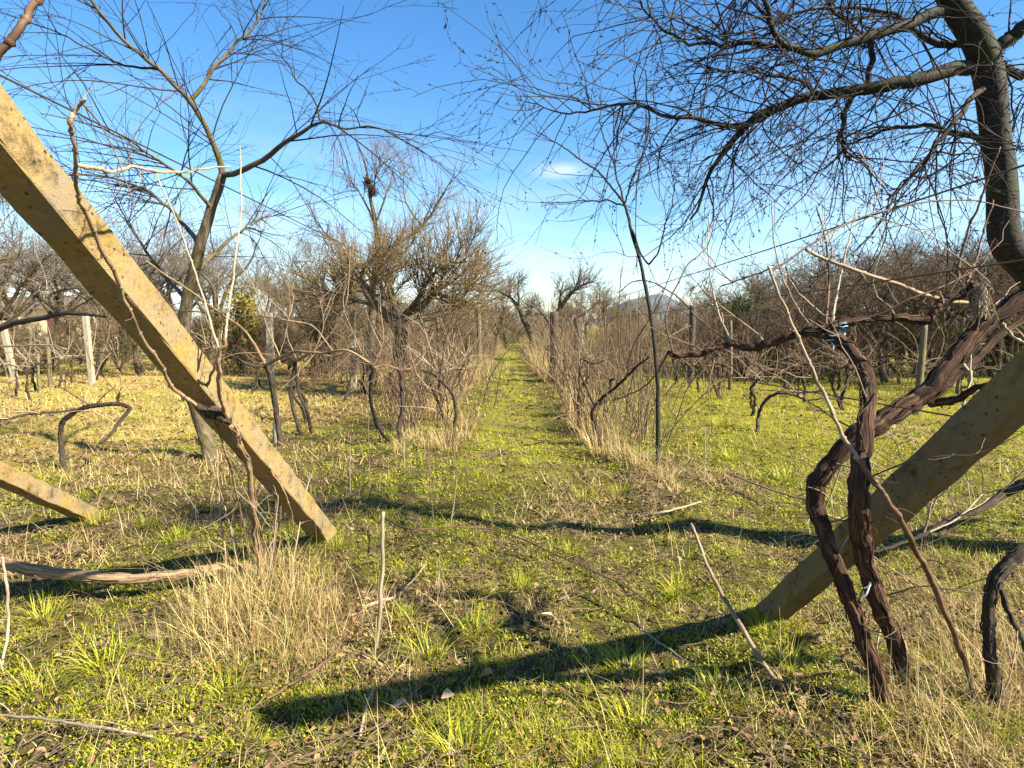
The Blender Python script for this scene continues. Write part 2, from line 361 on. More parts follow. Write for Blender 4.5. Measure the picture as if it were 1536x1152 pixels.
# ------------------------------------------------------------------ the ground, the path, the far hill
def axis(a, b, fine, lo, hi):
    c = list(np.arange(a, b + fine, fine)); s = fine
    x = c[-1]
    while x < hi: s *= 1.22; x += s; c.append(x)
    s = fine; x = c[0]; pre = []
    while x > lo: s *= 1.22; x -= s; pre.append(x)
    return np.array(pre[::-1] + c)
xs = axis(-5.5, 5.5, .07, -900, 900); ys = axis(.6, 10, .07, -60, 1500)
X, Y = np.meshgrid(xs, ys); nx, ny = len(xs), len(ys)
mb = MB(); i = np.arange(ny - 1)[:, None] * nx + np.arange(nx - 1)[None]
mb.add(np.stack([X, Y, gz(X, Y)], -1), np.stack([i, i + 1, i + 1 + nx, i + nx], -1))
tag(mb.build('ground', 'ground'), kind='structure')
xs = np.linspace(0, 1, 14); ys = np.concatenate([np.arange(4.6, 12, .12), np.arange(12, 46, .6)])
U, Y = np.meshgrid(xs, ys); wl = .55 + .12 * (vnoise(Y, Y * 0, 1.1) - .5); X = -wl + U * (wl * 2 + .05)
nx, ny = len(xs), len(ys); mb = MB(); i = np.arange(ny - 1)[:, None] * nx + np.arange(nx - 1)[None]
mb.add(np.stack([X, Y, gz(X, Y) + .006], -1), np.stack([i, i + 1, i + 1 + nx, i + nx], -1))
tag(mb.build('grass_path', 'path_turf'), kind='structure')
# hill ridge on the horizon
mb = MB(); n = 160; u = np.linspace(-1, 1, n)
hx = 120 + 900 * u; hh = 46 * np.exp(-((hx - 325) / 80) ** 4) + 30 * np.exp(-((hx - 430) / 120) ** 2) + 52 * np.exp(-((hx + 250) / 320) ** 2) + 45 * np.exp(-((hx - 750) / 300) ** 2) + 8 * (vnoise(hx, hx * 0, 60))
rows = []
for k, (yy, s) in enumerate(((1250, 0), (1350, .55), (1500, 1), (1700, .9), (1900, 0))):
    rows.append(np.stack([hx, np.full(n, yy), hh * s - 2], -1))
i = np.arange(4)[:, None] * n + np.arange(n - 1)[None]
mb.add(np.array(rows), np.stack([i, i + 1, i + 1 + n, i + n], -1)); tag(mb.build('hill', 'hill'), kind='structure')

# ------------------------------------------------------------------ concrete posts and other posts
def post_mesh(mb, a, b, w, h, seed=0, rough=.004, n=26, chip=True):
    """rectangular post from a to b, w across (level), h the other way, with worn arrises"""
    a, b = np.asarray(a, float), np.asarray(b, float); T = (b - a) / np.linalg.norm(b - a)
    U = np.cross(T, [0, 0, 1.]); 
    if np.linalg.norm(U) < .05: U = np.array([1., 0, 0])
    U /= np.linalg.norm(U); Bv = np.cross(U, T); g = np.random.default_rng(seed)
    e = .09; prof = np.array([(-1 + e, -1), (0, -1.0), (1 - e, -1), (1, -1 + e), (1, 0), (1, 1 - e), (1 - e, 1), (0, 1.0), (-1 + e, 1), (-1, 1 - e), (-1, 0), (-1, -1 + e)]) * .5
    k = len(prof); t = np.linspace(0, 1, n)
    V = a + (b - a) * t[:, None, None] + (prof[:, 0] * w)[None, :, None] * U + (prof[:, 1] * h)[None, :, None] * Bv
    d = g.standard_normal((n, k)); d = (d + np.roll(d, 1, 0)) * .5
    V += d[..., None] * rough * (U * prof[None, :, :1] * 2 + Bv * prof[None, :, 1:] * 2)
    i = np.arange(n - 1)[:, None] * k; j = np.arange(k)[None]
    mb.add(V, np.stack([i + j, i + (j + 1) % k, i + k + (j + 1) % k, i + k + j], -1))
    for ring, rev in ((V[0], True), (V[-1], False)):
        c = ring.mean(0) + (T if not rev else -T) * .004
        tr = [[k, (q + 1) % k, q] if rev else [k, q, (q + 1) % k] for q in range(k)]
        mb.add(np.concatenate([ring, [c]]), None, tr)
def leaning_post(base, top, w, h, matn, label, seed):
    b = np.asarray(base, float); t = np.asarray(top, float); T = (t - b) / np.linalg.norm(t - b)
    mb = MB(); post_mesh(mb, b - T * .45, t, w, h, seed, .0026, 60)
    o = mb.build('concrete_post', matn, None, False); tag(o, label, 'post'); return o
bl = G(489, 806); LT = np.array([-1.235, 1.30, 2.0])
leaning_post(bl, LT, .108, .112, 'concrete', 'thick yellowish concrete post leaning at a slant, its side sunlit, canes wound round it', 1)
br = G(1154, 922); RT = br + (P(1423, 682, 1.70) - br) * 1.8
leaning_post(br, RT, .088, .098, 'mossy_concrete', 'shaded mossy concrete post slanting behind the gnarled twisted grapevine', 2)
b3 = G(140, 776); leaning_post(b3, b3 + np.array([.30, -2.1, 1.28]) * 1.0, .09, .10, 'concrete', 'short leaning concrete post with a square foot beside the low T-shaped vine', 3)

def row_post(px, d, top, kind, label, group=None, w=.09, lean=0.0):
    x = (px - 768) / FPX * d; base = ground(x, d); mb = MB()
    m = {'c': 'pale_concrete', 'w': 'old_wood', 'd': 'dark_wood'}[kind]
    nm = 'concrete_post' if kind == 'c' else 'wooden_post'
    t = base + np.array([lean, 0, top])
    if kind == 'c': post_mesh(mb, base - [0, 0, .2], t, w, w, int(px), .002, 10)
    else:
        p, r = spline([(*(base - [0, 0, .2]), w * .55), (*((base + t) / 2 + [.01, 0, 0]), w * .5), (*t, w * .46)], 14, .004, int(px))
        mb.tubes(p, r, 9, cap=True, rough=.06, seed=int(px))
    o = mb.build(nm, m, None, kind != 'c'); tag(o, label, 'post', group); return t
T718 = row_post(718, 15.4, 1.90, 'w', 'tall slim brown wooden post at the edge of the grassy path', w=.13)
T830 = row_post(831, 14.5, 1.68, 'd', 'thick dark weathered post on the path edge by the looping vine', w=.22)
row_post(866, 17.5, 1.62, 'd', 'short broad dark post standing behind the thick dark weathered one', w=.24)
T1036 = row_post(1037, 14.5, 1.86, 'd', 'dark wooden post standing clear in the green turf beyond the sapling', w=.15)
T135 = row_post(136, 14.2, 1.66, 'c', 'pale concrete post standing alone on open yellow turf', w=.105, lean=-.06)
row_post(22, 15.0, 1.55, 'c', 'pale concrete post at the end of a tangle of dry canes', w=.11, lean=-.25)
row_post(72, 13.4, 1.15, 'w', 'short tan stake among the tangle of dry canes', w=.09)
row_post(55, 12.6, .75, 'w', 'short thin tan stake leaning in the tangle of dry canes', w=.06)
T404 = row_post(406, 13.9, 1.70, 'c', 'slim pale concrete post behind the slanting yellowish post', w=.13)
T530 = row_post(530, 13.4, 1.72, 'c', 'slim white-edged concrete post left of the old apple tree trunk', w=.11)
T1378 = row_post(1379, 9.3, 1.42, 'w', 'wooden stake with one sunlit edge behind the gnarled twisted grapevine', w=.10, lean=.05)
G1 = 'thin wooden stakes along the vine rows'
for px, d, h in ((1097, 13.0, 1.5), (1330, 15.0, 1.7), (1205, 17.5, 1.7), (1010, 22, 1.8), (945, 19.5, 1.75), (905, 26, 1.8), (660, 12.5, 1.6), (640, 22, 1.7), (690, 24, 1.7), (1440, 12.5, 1.6), (1500, 16, 1.7), (1270, 21, 1.7), (480, 21, 1.7), (605, 17, 1.5), (330, 22, 1.6), (1110, 27, 1.8)):
    row_post(px, d, h, 'w', 'thin wooden stake between bare vines in the rows', G1, w=.075, lean=RNG.uniform(-.06, .06))

# ------------------------------------------------------------------ trellis wires
def wire(pts, label, r=.0028, sag=.03):
    pts = [np.asarray(p, float) for p in pts]; out = []
    for a, b in zip(pts[:-1], pts[1:]):
        L = np.linalg.norm(b - a); t = np.linspace(0, 1, 14)[:, None]
        q = a + (b - a) * t; q[:, 2] -= (4 * sag * L / 8 * t * (1 - t))[:, 0]; out.append(q)
    q = np.concatenate([o[:-1] for o in out[:-1]] + [out[-1]]) if len(out) > 1 else out[0]
    mb = MB(); mb.tubes(q, np.full(len(q), r), 4); return tag(mb.build('trellis_wire', 'wire'), label, 'wire', 'trellis wires')
la = bl + (LT - bl) * .985; ra = br + (RT - br) * .985
wire([la + [0, 0, .03], T718 - [0, 0, .05], np.array([-1.0, 28, 1.8])], 'thin rusty trellis wire from the sunlit slanting post to the slim brown post', .003, .02)
wire([bl + (LT - bl) * .72, T718 - [0, 0, .55], np.array([-1.0, 28, 1.3])], 'thin trellis wire tied halfway up the sunlit slanting post', .0026)
wire([ra + [0, 0, .02], T830 - [0, 0, .08], np.array([1.2, 28, 1.6])], 'thin rusty trellis wire from the mossy slanting post to the thick dark post', .003, .02)
wire([br + (RT - br) * .86, T830 - [0, 0, .22], np.array([1.2, 28, 1.4])], 'second trellis wire below the topmost one above the mossy slanting post', .0026, .035)
wire([br + (RT - br) * .62, T830 - [0, 0, .75]], 'low trellis wire from the mossy slanting post', .0026, .02)
wire([P(-120, 528, 14.0), P(136, 529, 14.2), P(300, 524, 14.3), P(406, 522, 13.9)], 'thin wire strung between the pale concrete posts over yellow turf', .006, .01)
wire([P(-120, 548, 13.6), P(136, 536, 14.2)], 'thin wire running to the lone pale concrete post', .006, .01)
wire([T1036 - [0, 0, .6], np.array([4.4, 30, 1.2])], 'thin wire tied to the dark post in green turf', .004, .01)

# ------------------------------------------------------------------ bare trees
BUD = True
def parts_tree(name, label, cat, base, trunk, limbs, twig_levels, bark_m, twig_m, group=None, buds=0, seed=0, trunk_sides=12, rough=.07):
    """trunk, limbs: lists of control points (x,y,z,r); every limb its own part, all twigs the crown"""
    g = np.random.default_rng(seed); root = thing(name, label, cat, base, group)
    mb = MB(); p, r = spline(trunk, 40, .006, seed); mb.tubes(p, r, trunk_sides, rough=rough, seed=seed, cap=True); mb.build('trunk', bark_m, root)
    C, R = [], []
    q = resamp(p[len(p) // 3:], r[len(p) // 3:], 24); C.append(q[0]); R.append(q[1])
    for k, l in enumerate(limbs):
        p, r = spline(l, 30, .008, seed + k + 1); mb = MB(); mb.tubes(p, r, 8, rough=rough, seed=seed + k); mb.build('limb', bark_m if l[0][3] > .016 else twig_m, root)
        q = resamp(p, r, 24); C.append(q[0]); R.append(q[1])
    mb = MB(); lev = [(np.array(C), np.array(R))]
    for lv in twig_levels:
        src = lev[lv.pop('src', -1)]; K = lv.pop('K'); L = lv.pop('L'); a = lv.pop('ang'); sides = lv.pop('sides', 3); skip = lv.pop('skip', None)
        sc = (src[0][skip:], src[1][skip:]) if skip else src
        o = grow(sc[0], sc[1], K, L, a, g=g, **lv); lev.append(o); mb.tubes(o[0], o[1], sides)
    if buds:
        for o in lev[2:]:
            bd = grow(o[0], o[1] * 0 + .01, int(buds * len(o[0])), (.008, .02), (25, 60), 3, .0034, .001, g=g, wig=.05, taper=0)
            mb.tubes(bd[0], bd[1], 3)
    mb.build('crown', twig_m, root)
    return root
# --- the cherry tree on the right, leaning over the row
tr = [(3.45, 3.55, -.1, .15), (3.30, 3.45, .35, .125), (3.05, 3.3, .9, .11)] + px_path([(1560, 440, 3.05, 0.0780), (1513, 372, 2.97, 0.0686), (1502, 310, 2.95, 0.0640), (1497, 230, 2.95, 0.0616), (1487, 140, 2.95, 0.0608), (1470, 70, 2.92, 0.0608), (1438, 15, 2.88, 0.0577), (1415, -50, 2.8, 0.0484), (1400, -130, 2.75, 0.0390), (1370, -220, 2.7, 0.0273)])
limbs = [px_path(l) for l in (
    [(1484, 92, 2.95, 0.0390), (1430, 105, 2.92, 0.0328), (1360, 124, 2.9, 0.0289), (1300, 137, 2.95, 0.0265), (1240, 144, 3.0, 0.0242), (1180, 158, 3.0, 0.0211), (1130, 186, 3.05, 0.0172), (1090, 222, 3.1, 0.0133), (1062, 268, 3.1, 0.0094), (1035, 330, 3.12, 0.0047)],
    [(1170, 162, 3.0, 0.0140), (1115, 186, 3.0, 0.0125), (1050, 184, 2.95, 0.0101), (985, 166, 2.9, 0.0078), (930, 155, 2.9, 0.0062), (880, 168, 2.9, 0.0047), (830, 164, 2.9, 0.0035), (786, 152, 2.9, 0.0023)],
    [(1282, 140, 2.95, 0.0133), (1264, 175, 2.98, 0.0109), (1262, 210, 3.0, 0.0094), (1276, 240, 3.0, 0.0078)],
    [(1430, 15, 2.88, 0.0273), (1345, 40, 2.8, 0.0234), (1280, 62, 2.75, 0.0203), (1218, 82, 2.7, 0.0164), (1175, 62, 2.65, 0.0125), (1148, 20, 2.6, 0.0094), (1135, -40, 2.5, 0.0062)],
    [(1218, 80, 2.7, 0.0125), (1140, 62, 2.75, 0.0101), (1060, 68, 2.8, 0.0078), (1005, 52, 2.85, 0.0062), (965, 15, 2.9, 0.0047), (950, -30, 2.9, 0.0031)],
    [(1306, 137, 2.95, 0.0156), (1306, 70, 3.0, 0.0133), (1262, 25, 3.05, 0.0101), (1222, -20, 3.1, 0.0078)],
    [(1488, 80, 2.95, 0.0351), (1530, 45, 2.9, 0.0281), (1600, -20, 2.85, 0.0195), (1680, -120, 2.8, 0.0109)],
    [(1490, 98, 2.95, 0.0234), (1560, 112, 3.0, 0.0172), (1660, 90, 3.1, 0.0094)],
    [(1497, 225, 2.95, 0.0172), (1440, 200, 3.1, 0.0133), (1370, 190, 3.3, 0.0101), (1290, 210, 3.5, 0.0070), (1220, 260, 3.6, 0.0039)],
    [(1470, 70, 2.92, 0.0203), (1400, 60, 3.1, 0.0156), (1330, 20, 3.3, 0.0117), (1250, 10, 3.5, 0.0078), (1160, 30, 3.6, 0.0047)],
    [(1480, 120, 2.95, 0.0156), (1440, 170, 2.8, 0.0125), (1380, 250, 2.7, 0.0086), (1330, 300, 2.65, 0.0047)],
    [(1410, -60, 2.8, 0.0234), (1330, -60, 2.7, 0.0172), (1230, -70, 2.6, 0.0109), (1120, -30, 2.5, 0.0062)],
    [(1240, 146, 3.0, 0.0109), (1190, 120, 2.9, 0.0086), (1120, 105, 2.8, 0.0062), (1060, 110, 2.75, 0.0039)],
)]
parts_tree('cherry_tree', 'dark old cherry tree with a bent trunk and a dense veil of drooping twigs', 'tree', (3.45, 3.55, float(gz(3.45, 3.55))), tr, limbs, [
    dict(K=350, L=(.4, 1.2), ang=(30, 80), N2=9, r0=.0048, tip=.0013, bias=(0, 0, -.08), grav=-.32, wig=.17, t0=.08, skip=1, up=.05),
    dict(K=950, L=(.12, .6), ang=(30, 80), N2=6, r0=.0024, tip=.0009, grav=-.15, wig=.2, t0=.1),
    dict(K=1200, L=(.07, .28), ang=(25, 70), N2=4, r0=.0016, tip=.0008, wig=.12, t0=.15),
], 'cherry_bark', 'cherry_twig', buds=2.6, seed=21, trunk_sides=18, rough=.05)
# --- the cherry tree on the left behind the slanting post
cb = G(318, 693)
tr = [(cb[0], cb[1], cb[2] - .1, .095)] + px_path([(314, 670, 6.2, 0.0792), (293, 610, 6.2, 0.0706), (275, 540, 6.15, 0.0634), (281, 450, 6.1, 0.0576), (300, 370, 6.0, 0.0504), (318, 312, 5.95, 0.0446), (334, 262, 5.9, 0.0374)])
limbs = [px_path(l) for l in (
    [(334, 262, 5.9, 0.0324), (322, 218, 5.8, 0.0259), (284, 152, 5.6, 0.0223), (245, 108, 5.4, 0.0194), (205, 78, 5.2, 0.0158), (150, 18, 4.9, 0.0122), (110, -50, 4.7, 0.0079)],
    [(284, 152, 5.6, 0.0180), (316, 114, 5.7, 0.0158), (350, 70, 5.8, 0.0122), (386, 34, 5.9, 0.0094), (402, -20, 6, 0.0058)],
    [(334, 262, 5.9, 0.0288), (365, 256, 5.75, 0.0259), (410, 229, 5.6, 0.0216), (442, 204, 5.45, 0.0173), (482, 184, 5.3, 0.0122), (520, 192, 5.2, 0.0094), (560, 191, 5.1, 0.0065), (595, 202, 5.0, 0.0043), (640, 222, 4.9, 0.0022)],
    [(482, 184, 5.3, 0.0079), (468, 145, 5.3, 0.0065), (436, 108, 5.3, 0.0050), (422, 62, 5.2, 0.0036), (436, 20, 5.2, 0.0022)],
    [(300, 370, 6.0, 0.0252), (262, 320, 6.3, 0.0194), (205, 280, 6.6, 0.0137), (130, 262, 6.8, 0.0086), (40, 270, 7.0, 0.0043)],
    [(292, 410, 6.05, 0.0216), (345, 360, 6.4, 0.0158), (385, 330, 6.8, 0.0101), (430, 320, 7.1, 0.0050)],
    [(318, 312, 5.95, 0.0202), (280, 270, 5.6, 0.0144), (215, 225, 5.2, 0.0101), (150, 190, 4.9, 0.0065), (60, 170, 4.6, 0.0036)],
    [(240, 105, 5.4, 0.0115), (180, 95, 5.2, 0.0086), (110, 60, 5.0, 0.0065), (40, 30, 4.8, 0.0043)],
    [(281, 450, 6.1, 0.0216), (235, 400, 6.4, 0.0158), (190, 330, 6.8, 0.0094), (160, 270, 7, 0.0050)],
)]
parts_tree('cherry_tree', 'cherry tree with a forked leaning trunk behind the sunlit slanting concrete post', 'tree', cb, tr, limbs, [
    dict(K=150, L=(.6, 2.0), ang=(25, 65), N2=9, r0=.0075, tip=.002, grav=-.2, wig=.06, t0=.15, skip=1, up=.15),
    dict(K=520, L=(.25, 1.0), ang=(20, 60), N2=7, r0=.004, tip=.0015, grav=-.15, wig=.08, t0=.1),
    dict(K=560, L=(.1, .4), ang=(25, 70), N2=4, r0=.003, tip=.0013, wig=.1, t0=.15),
], 'old_bark', 'cherry_twig', buds=3.2, seed=33, trunk_sides=14)
# --- sapling beside the path
sb = G(985, 713)
tr = [(sb[0], sb[1], sb[2] - .08, .026)] + px_path([(986, 690, 5.65, .023), (988, 610, 5.65, .021), (982, 520, 5.65, .019), (968, 430, 5.65, .017), (952, 360, 5.6, .014), (936, 305, 5.6, .012)])
limbs = [px_path(l) for l in (
    [(936, 305, 5.6, .010), (905, 265, 5.55, .009), (868, 238, 5.5, .007), (835, 215, 5.5, .005), (803, 196, 5.5, .003)],
    [(936, 308, 5.6, .009), (900, 300, 5.6, .007), (860, 303, 5.6, .005), (818, 309, 5.6, .003)],
    [(940, 320, 5.6, .010), (925, 260, 5.8, .008), (905, 200, 5.9, .006), (900, 140, 6.0, .003)],
    [(945, 340, 5.6, .011), (975, 395, 5.5, .009), (1010, 440, 5.4, .007)] [:2] + [(1000, 330, 5.4, .006), (1015, 270, 5.3, .003)],
    [(936, 306, 5.6, .008), (955, 250, 5.5, .006), (985, 190, 5.4, .004)],
)]
parts_tree('young_tree', 'thin upright young tree with a slender bare stem beside the path', 'tree', sb, tr, limbs, [
    dict(K=34, L=(.25, .8), ang=(25, 60), N2=7, r0=.0045, tip=.0018, wig=.09, t0=.2, skip=1, up=.1),
    dict(K=80, L=(.1, .4), ang=(25, 60), N2=5, r0=.003, tip=.0014, wig=.1, t0=.1),
], 'cherry_bark', 'cherry_twig', buds=3, seed=41, trunk_sides=9)
# --- the old pruned apple tree in the middle
ab = G(592, 592)
D = ab[1]
tr = [(ab[0], ab[1], ab[2] - .1, .12)] + px_path([(592, 580, D, .145), (597, 540, D, .13), (602, 505, D, .125), (594, 486, D, .12)])
limbs = [px_path(l) for l in (
    [(596, 490, D, .10), (578, 472, D - .1, .09), (562, 455, D - .2, .08), (548, 438, D - .3, .06), (543, 415, D - .3, .045), (548, 395, D - .3, .03)],
    [(598, 488, D, .095), (612, 470, D, .085), (636, 456, D - .1, .07), (655, 440, D - .2, .05), (680, 450, D - .3, .035), (700, 452, D - .4, .02)],
    [(598, 492, D, .08), (590, 460, D + .4, .07), (585, 430, D + .8, .055), (590, 400, D + 1, .035), (600, 380, D + 1.2, .02)],
    [(636, 458, D, .06), (660, 432, D + .3, .045), (690, 425, D + .5, .03), (722, 432, D + .7, .018)],
    [(562, 456, D, .05), (530, 450, D + .2, .035), (500, 440, D + .4, .022), (470, 432, D + .6, .012)],
    [(578, 474, D, .06), (560, 440, D + .9, .045), (530, 410, D + 1.3, .03), (505, 395, D + 1.6, .015)],
    [(612, 470, D, .05), (640, 425, D - .5, .035), (665, 400, D - .8, .022), (700, 392, D - 1, .012)],
)]
parts_tree('apple_tree', 'old apple tree with a short forked trunk and thick tangle of upright shoots', 'tree', ab, tr, limbs, [
    dict(K=110, L=(.5, 1.3), ang=(30, 80), N2=7, r0=.02, tip=.006, up=.25, wig=.14, t0=.25, skip=1, sides=4),
    dict(K=1300, L=(.5, 1.25), ang=(20, 70), N2=6, r0=.010, tip=.0035, up=.7, wig=.07, t0=.15),
    dict(K=3000, L=(.2, .7), ang=(20, 70), N2=5, r0=.0065, tip=.003, up=.3, wig=.1, t0=.1),
], 'old_bark', 'olive_twig', seed=52, trunk_sides=14, rough=.1)
# --- the tall thin tree behind it, with the forked limb to the right
tb = ground((556 - 768) / FPX * 14.5, 14.5); D = 14.5
tr = [(tb[0], tb[1], tb[2] - .1, .12)] + px_path([(556, 560, D, .10), (558, 480, D, .085), (562, 410, D, .07), (565, 350, D, .055), (556, 300, D, .04), (550, 255, D, .025), (538, 220, D, .012)])
limbs = [px_path(l) for l in (
    [(560, 395, D, .055), (590, 370, D - .3, .045), (620, 350, D - .5, .036), (640, 330, D - .6, .028), (660, 300, D - .7, .02), (680, 265, D - .8, .01)],
    [(632, 340, D - .5, .024), (612, 310, D - .4, .018), (605, 280, D - .4, .012), (608, 250, D - .3, .006)],
    [(655, 306, D - .7, .016), (675, 295, D - .6, .011), (695, 290, D - .5, .005)],
    [(562, 340, D, .03), (580, 290, D, .02), (590, 255, D + .2, .01), (592, 225, D + .3, .005)],
    [(560, 330, D, .028), (540, 290, D + .3, .02), (515, 255, D + .5, .011), (505, 225, D + .6, .005)],
    [(556, 300, D, .02), (565, 260, D - .3, .013), (575, 230, D - .4, .006)],
    [(560, 420, D, .04), (520, 380, D + .3, .028), (480, 340, D + .6, .016), (460, 300, D + .8, .007)],
)]
tall = parts_tree('fruit_tree', 'tall thin bare fruit tree with a pale forked limb rising behind the apple tree', 'tree', tb, tr, limbs, [
    dict(K=120, L=(.4, 1.1), ang=(25, 60), N2=7, r0=.012, tip=.004, up=.2, wig=.1, t0=.25, skip=1, sides=4),
    dict(K=420, L=(.25, .7), ang=(20, 60), N2=5, r0=.006, tip=.0025, up=.2, wig=.1, t0=.1),
    dict(K=700, L=(.12, .35), ang=(20, 60), N2=4, r0=.004, tip=.002, up=.1, wig=.1, t0=.1),
], 'old_bark', 'grey_twig', seed=61)
mb = MB()
for px, py, s in ((553, 275, .11), (560, 287, .10)):
    c = P(px, py, D); g = np.random.default_rng(px)
    a = g.standard_normal((90, 3)); a /= np.linalg.norm(a, axis=1, keepdims=True); a = c + a * s * g.uniform(.3, 1, (90, 1)) * [1, 1, 1.2]
    b = a + g.standard_normal((90, 3)) * s * .5; m2 = (a + b) / 2 + g.standard_normal((90, 3)) * .03
    mb.tubes(np.stack([a, m2, b], 1), np.full((90, 3), .009), 3)
tag(mb.build('bird_nest', 'dark_wood'), 'dark clump of twigs lodged high in the tall thin tree', 'nest')

# --- prototypes for the trees farther off
def proto_tree(name, seed, H, spread, nl, K1, K2, K3, twig, up=.35, tr_r=.11, lean=.1, thick=1.0, trunk_h=.3):
    g = np.random.default_rng(seed); root = thing(name, 'x', 'tree')
    th = H * trunk_h; lx, ly = g.uniform(-lean, lean, 2) * H
    tk = [(0, 0, -.15, tr_r * 1.25), (lx * .3, ly * .3, th * .4, tr_r), (lx * .6, ly * .6, th * .8, tr_r * .85), (lx * .8, ly * .8, th * 1.25, tr_r * .6)]
    mb = MB(); p, r = spline(tk, 14, .01, seed); mb.tubes(p, r, 9, rough=.09, seed=seed); mb.build('trunk', 'old_bark', root)
    C, R = [], []; mb = MB()
    for k in range(nl):
        a = k * 2 * math.pi / nl + g.uniform(-.4, .4); f = g.uniform(.6, 1.15); s = p[min(13, int(8 + 5 * g.random()))]
        e = np.array([math.cos(a) * spread * f, math.sin(a) * spread * f, th + (H - th) * g.uniform(.35, .85)])
        m1 = s + (e - s) * .35 + [0, 0, -.02 * H + g.uniform(0, .12) * H] + g.standard_normal(3) * .08
        q, rr = spline([(*s, tr_r * .6), (*m1, tr_r * .42), (*(s + (e - s) * .7 + g.standard_normal(3) * .1), tr_r * .24), (*e, tr_r * .07)], 16, .025, seed + k)
        mb = MB(); mb.tubes(q, rr, 6, rough=.06, seed=seed + k); C.append(q); R.append(rr); mb.build('limb', 'old_bark', root)
    mb = MB()
    o1 = grow(np.array(C), np.array(R), K1, (.25 * H * .6, .25 * H * 1.1), (30, 75), 6, .022 * thick, .007, up=up * .5, wig=.16, t0=.2, g=g); mb.tubes(*o1, 3)
    o2 = grow(*o1, K2, (.1 * H, .2 * H), (25, 70), 5, .010 * thick, .0038, up=up, wig=.12, t0=.1, g=g); mb.tubes(*o2, 3)
    o3 = grow(*o2, K3, (.045 * H, .12 * H), (25, 70), 4, .006 * thick, .0025, up=up * .6, wig=.1, t0=.1, g=g); mb.tubes(*o3, 3)
    mb.build('crown', twig, root)
    return root
def copy_tree(src, parent=None):
    c = src.copy(); COL.objects.link(c); c.parent = parent
    for ch in src.children: copy_tree(ch, c)
    return c
used = {}
MARKS = [('the cream farm building', -45, 58), ('the small red-brown shed', -5.7, 25), ('the lone pale concrete post', -10, 14.2), ('the round olive-yellow bush', -7.9, 17.5),
         ('the old apple tree', -2.4, 12), ('the tall fan-shaped shrub', -4.9, 16), ('the dark green bush', 7.3, 19.5), ('the slim brown wooden post', -.86, 15.4), ('the thick dark post', 1.0, 14.5),
         ('the dark post in green turf', 4.3, 14.5), ('the crooked tree at the path end', .8, 24), ('the stake with one sunlit edge', 6.3, 9.3), ('the young tree', 1.35, 5.6), ('the hooked-arm vine', 1.0, 6.9), ('the hooped-arm vine', -.7, 6.9), ('the row of stakes beside the thicket', 11.5, 16), ('the far end of the brown thicket', 14, 24), ('the back of the brown thicket', 9.5, 27),
         ('the short broad dark post', 1.9, 17.5), ('the left cherry tree', -3.1, 6.2), ('the old cherry tree', 3.4, 3.5)]
NEAR = [('the upright pale stake', -.55, 2.35), ('the foot of the mossy post', 1.2, 2.75), ('the foot of the sunlit slanting post', -1.2, 3.9), ('the straw heap', -1.3, 3.0), ('the slanting pale stick', .8, 2.2), ('the large pale tan leaf', .16, 2.8),
        ('the short leaning post', -3.0, 4.35), ('the bowed tan stem', -2.2, 3.1), ('the young tree', 1.35, 5.6), ('the rust-brown leaf', -.1, 2.3), ('the low hooked vine', 3.3, 8), ('the grey-barked vine stem', 1.65, 2.0), ('the big gnarled vine', 1.35, 2.1)]
def near(x, y, marks=None): return min(marks or MARKS, key=lambda m_: (m_[1] - x) ** 2 + ((m_[2] - y) * .8) ** 2)[0]
def place(proto, x, y, rz, s, label, group=None, sz=None):
    if '@' in label: label = label.replace('@@', near(x, y, NEAR)).replace('@', near(x, y))
    if proto.name not in used: used[proto.name] = 1; o = proto
    else: o = copy_tree(proto)
    o.location = (x, y, float(gz(x, y))); o.rotation_euler = (0, 0, rz); o.scale = (s, s, sz or s)
    o['label'] = label
    if group: o['group'] = group
    elif 'group' in o: del o['group']
    return o
PG = [proto_tree('orchard_tree', 100 + k, 4.6, 2.1, 6, 60, 420, 1500, 'grey_twig', .3) for k in range(2)]
PB = [proto_tree('orchard_tree', 120 + k, 4.0, 2.0, 6, 70, 480, 1700, 'brown_twig', .25, .09) for k in range(3)]
PT = [proto_tree('orchard_tree', 140 + k, 3.4, 1.5, 5, 50, 380, 1100, 'tree_twig', .6, .08) for k in range(2)]
g = np.random.default_rng(77)
def xat(px, d): return (px - 768) / FPX * d
LBL = {'g': 'grey bare orchard tree near @', 'b': 'dense dark brown bare thicket tree near @', 't': 'small upright bare tree near @'}
GR = {'g': 'bare trees before the farm building', 'b': 'bare trees of the brown thicket', 't': 'small bare trees at the end of the path'}
for px, d, s in ((15, 16.5, 1.05), (75, 19, 1.1), (150, 21, 1.1), (210, 17, 1.0), (-60, 15, 1.1), (260, 24, 1.2), (330, 19, 1.05), (120, 28, 1.3), (20, 30, 1.3), (395, 26, 1.1), (440, 30, 1.1)):
    place(PG[int(g.integers(2))], xat(px, d), d, g.uniform(0, 6.3), s, LBL['g'], GR['g'])
for px, d, s in ((1120, 21, .92), (1185, 18.5, .9), (1240, 20, 1.08), (1300, 17, 1.0), (1350, 21, 1.2), (1400, 18, 1.12), (1450, 16, 1.05), (1500, 19, 1.15), (1550, 16, 1.15), (1600, 20, 1.25), (1270, 26, 1.3), (1180, 28, 1.15), (1380, 27, 1.4), (1480, 26, 1.35), (1080, 27, .95), (1650, 16, 1.1), (1430, 13.5, .85), (1330, 14.5, .8), (1530, 13.0, .9), (1225, 15.5, .75), (1700, 22, 1.2)):
    place(PB[int(g.integers(3))], xat(px, d), d, g.uniform(0, 6.3), s, LBL['b'], GR['b'])
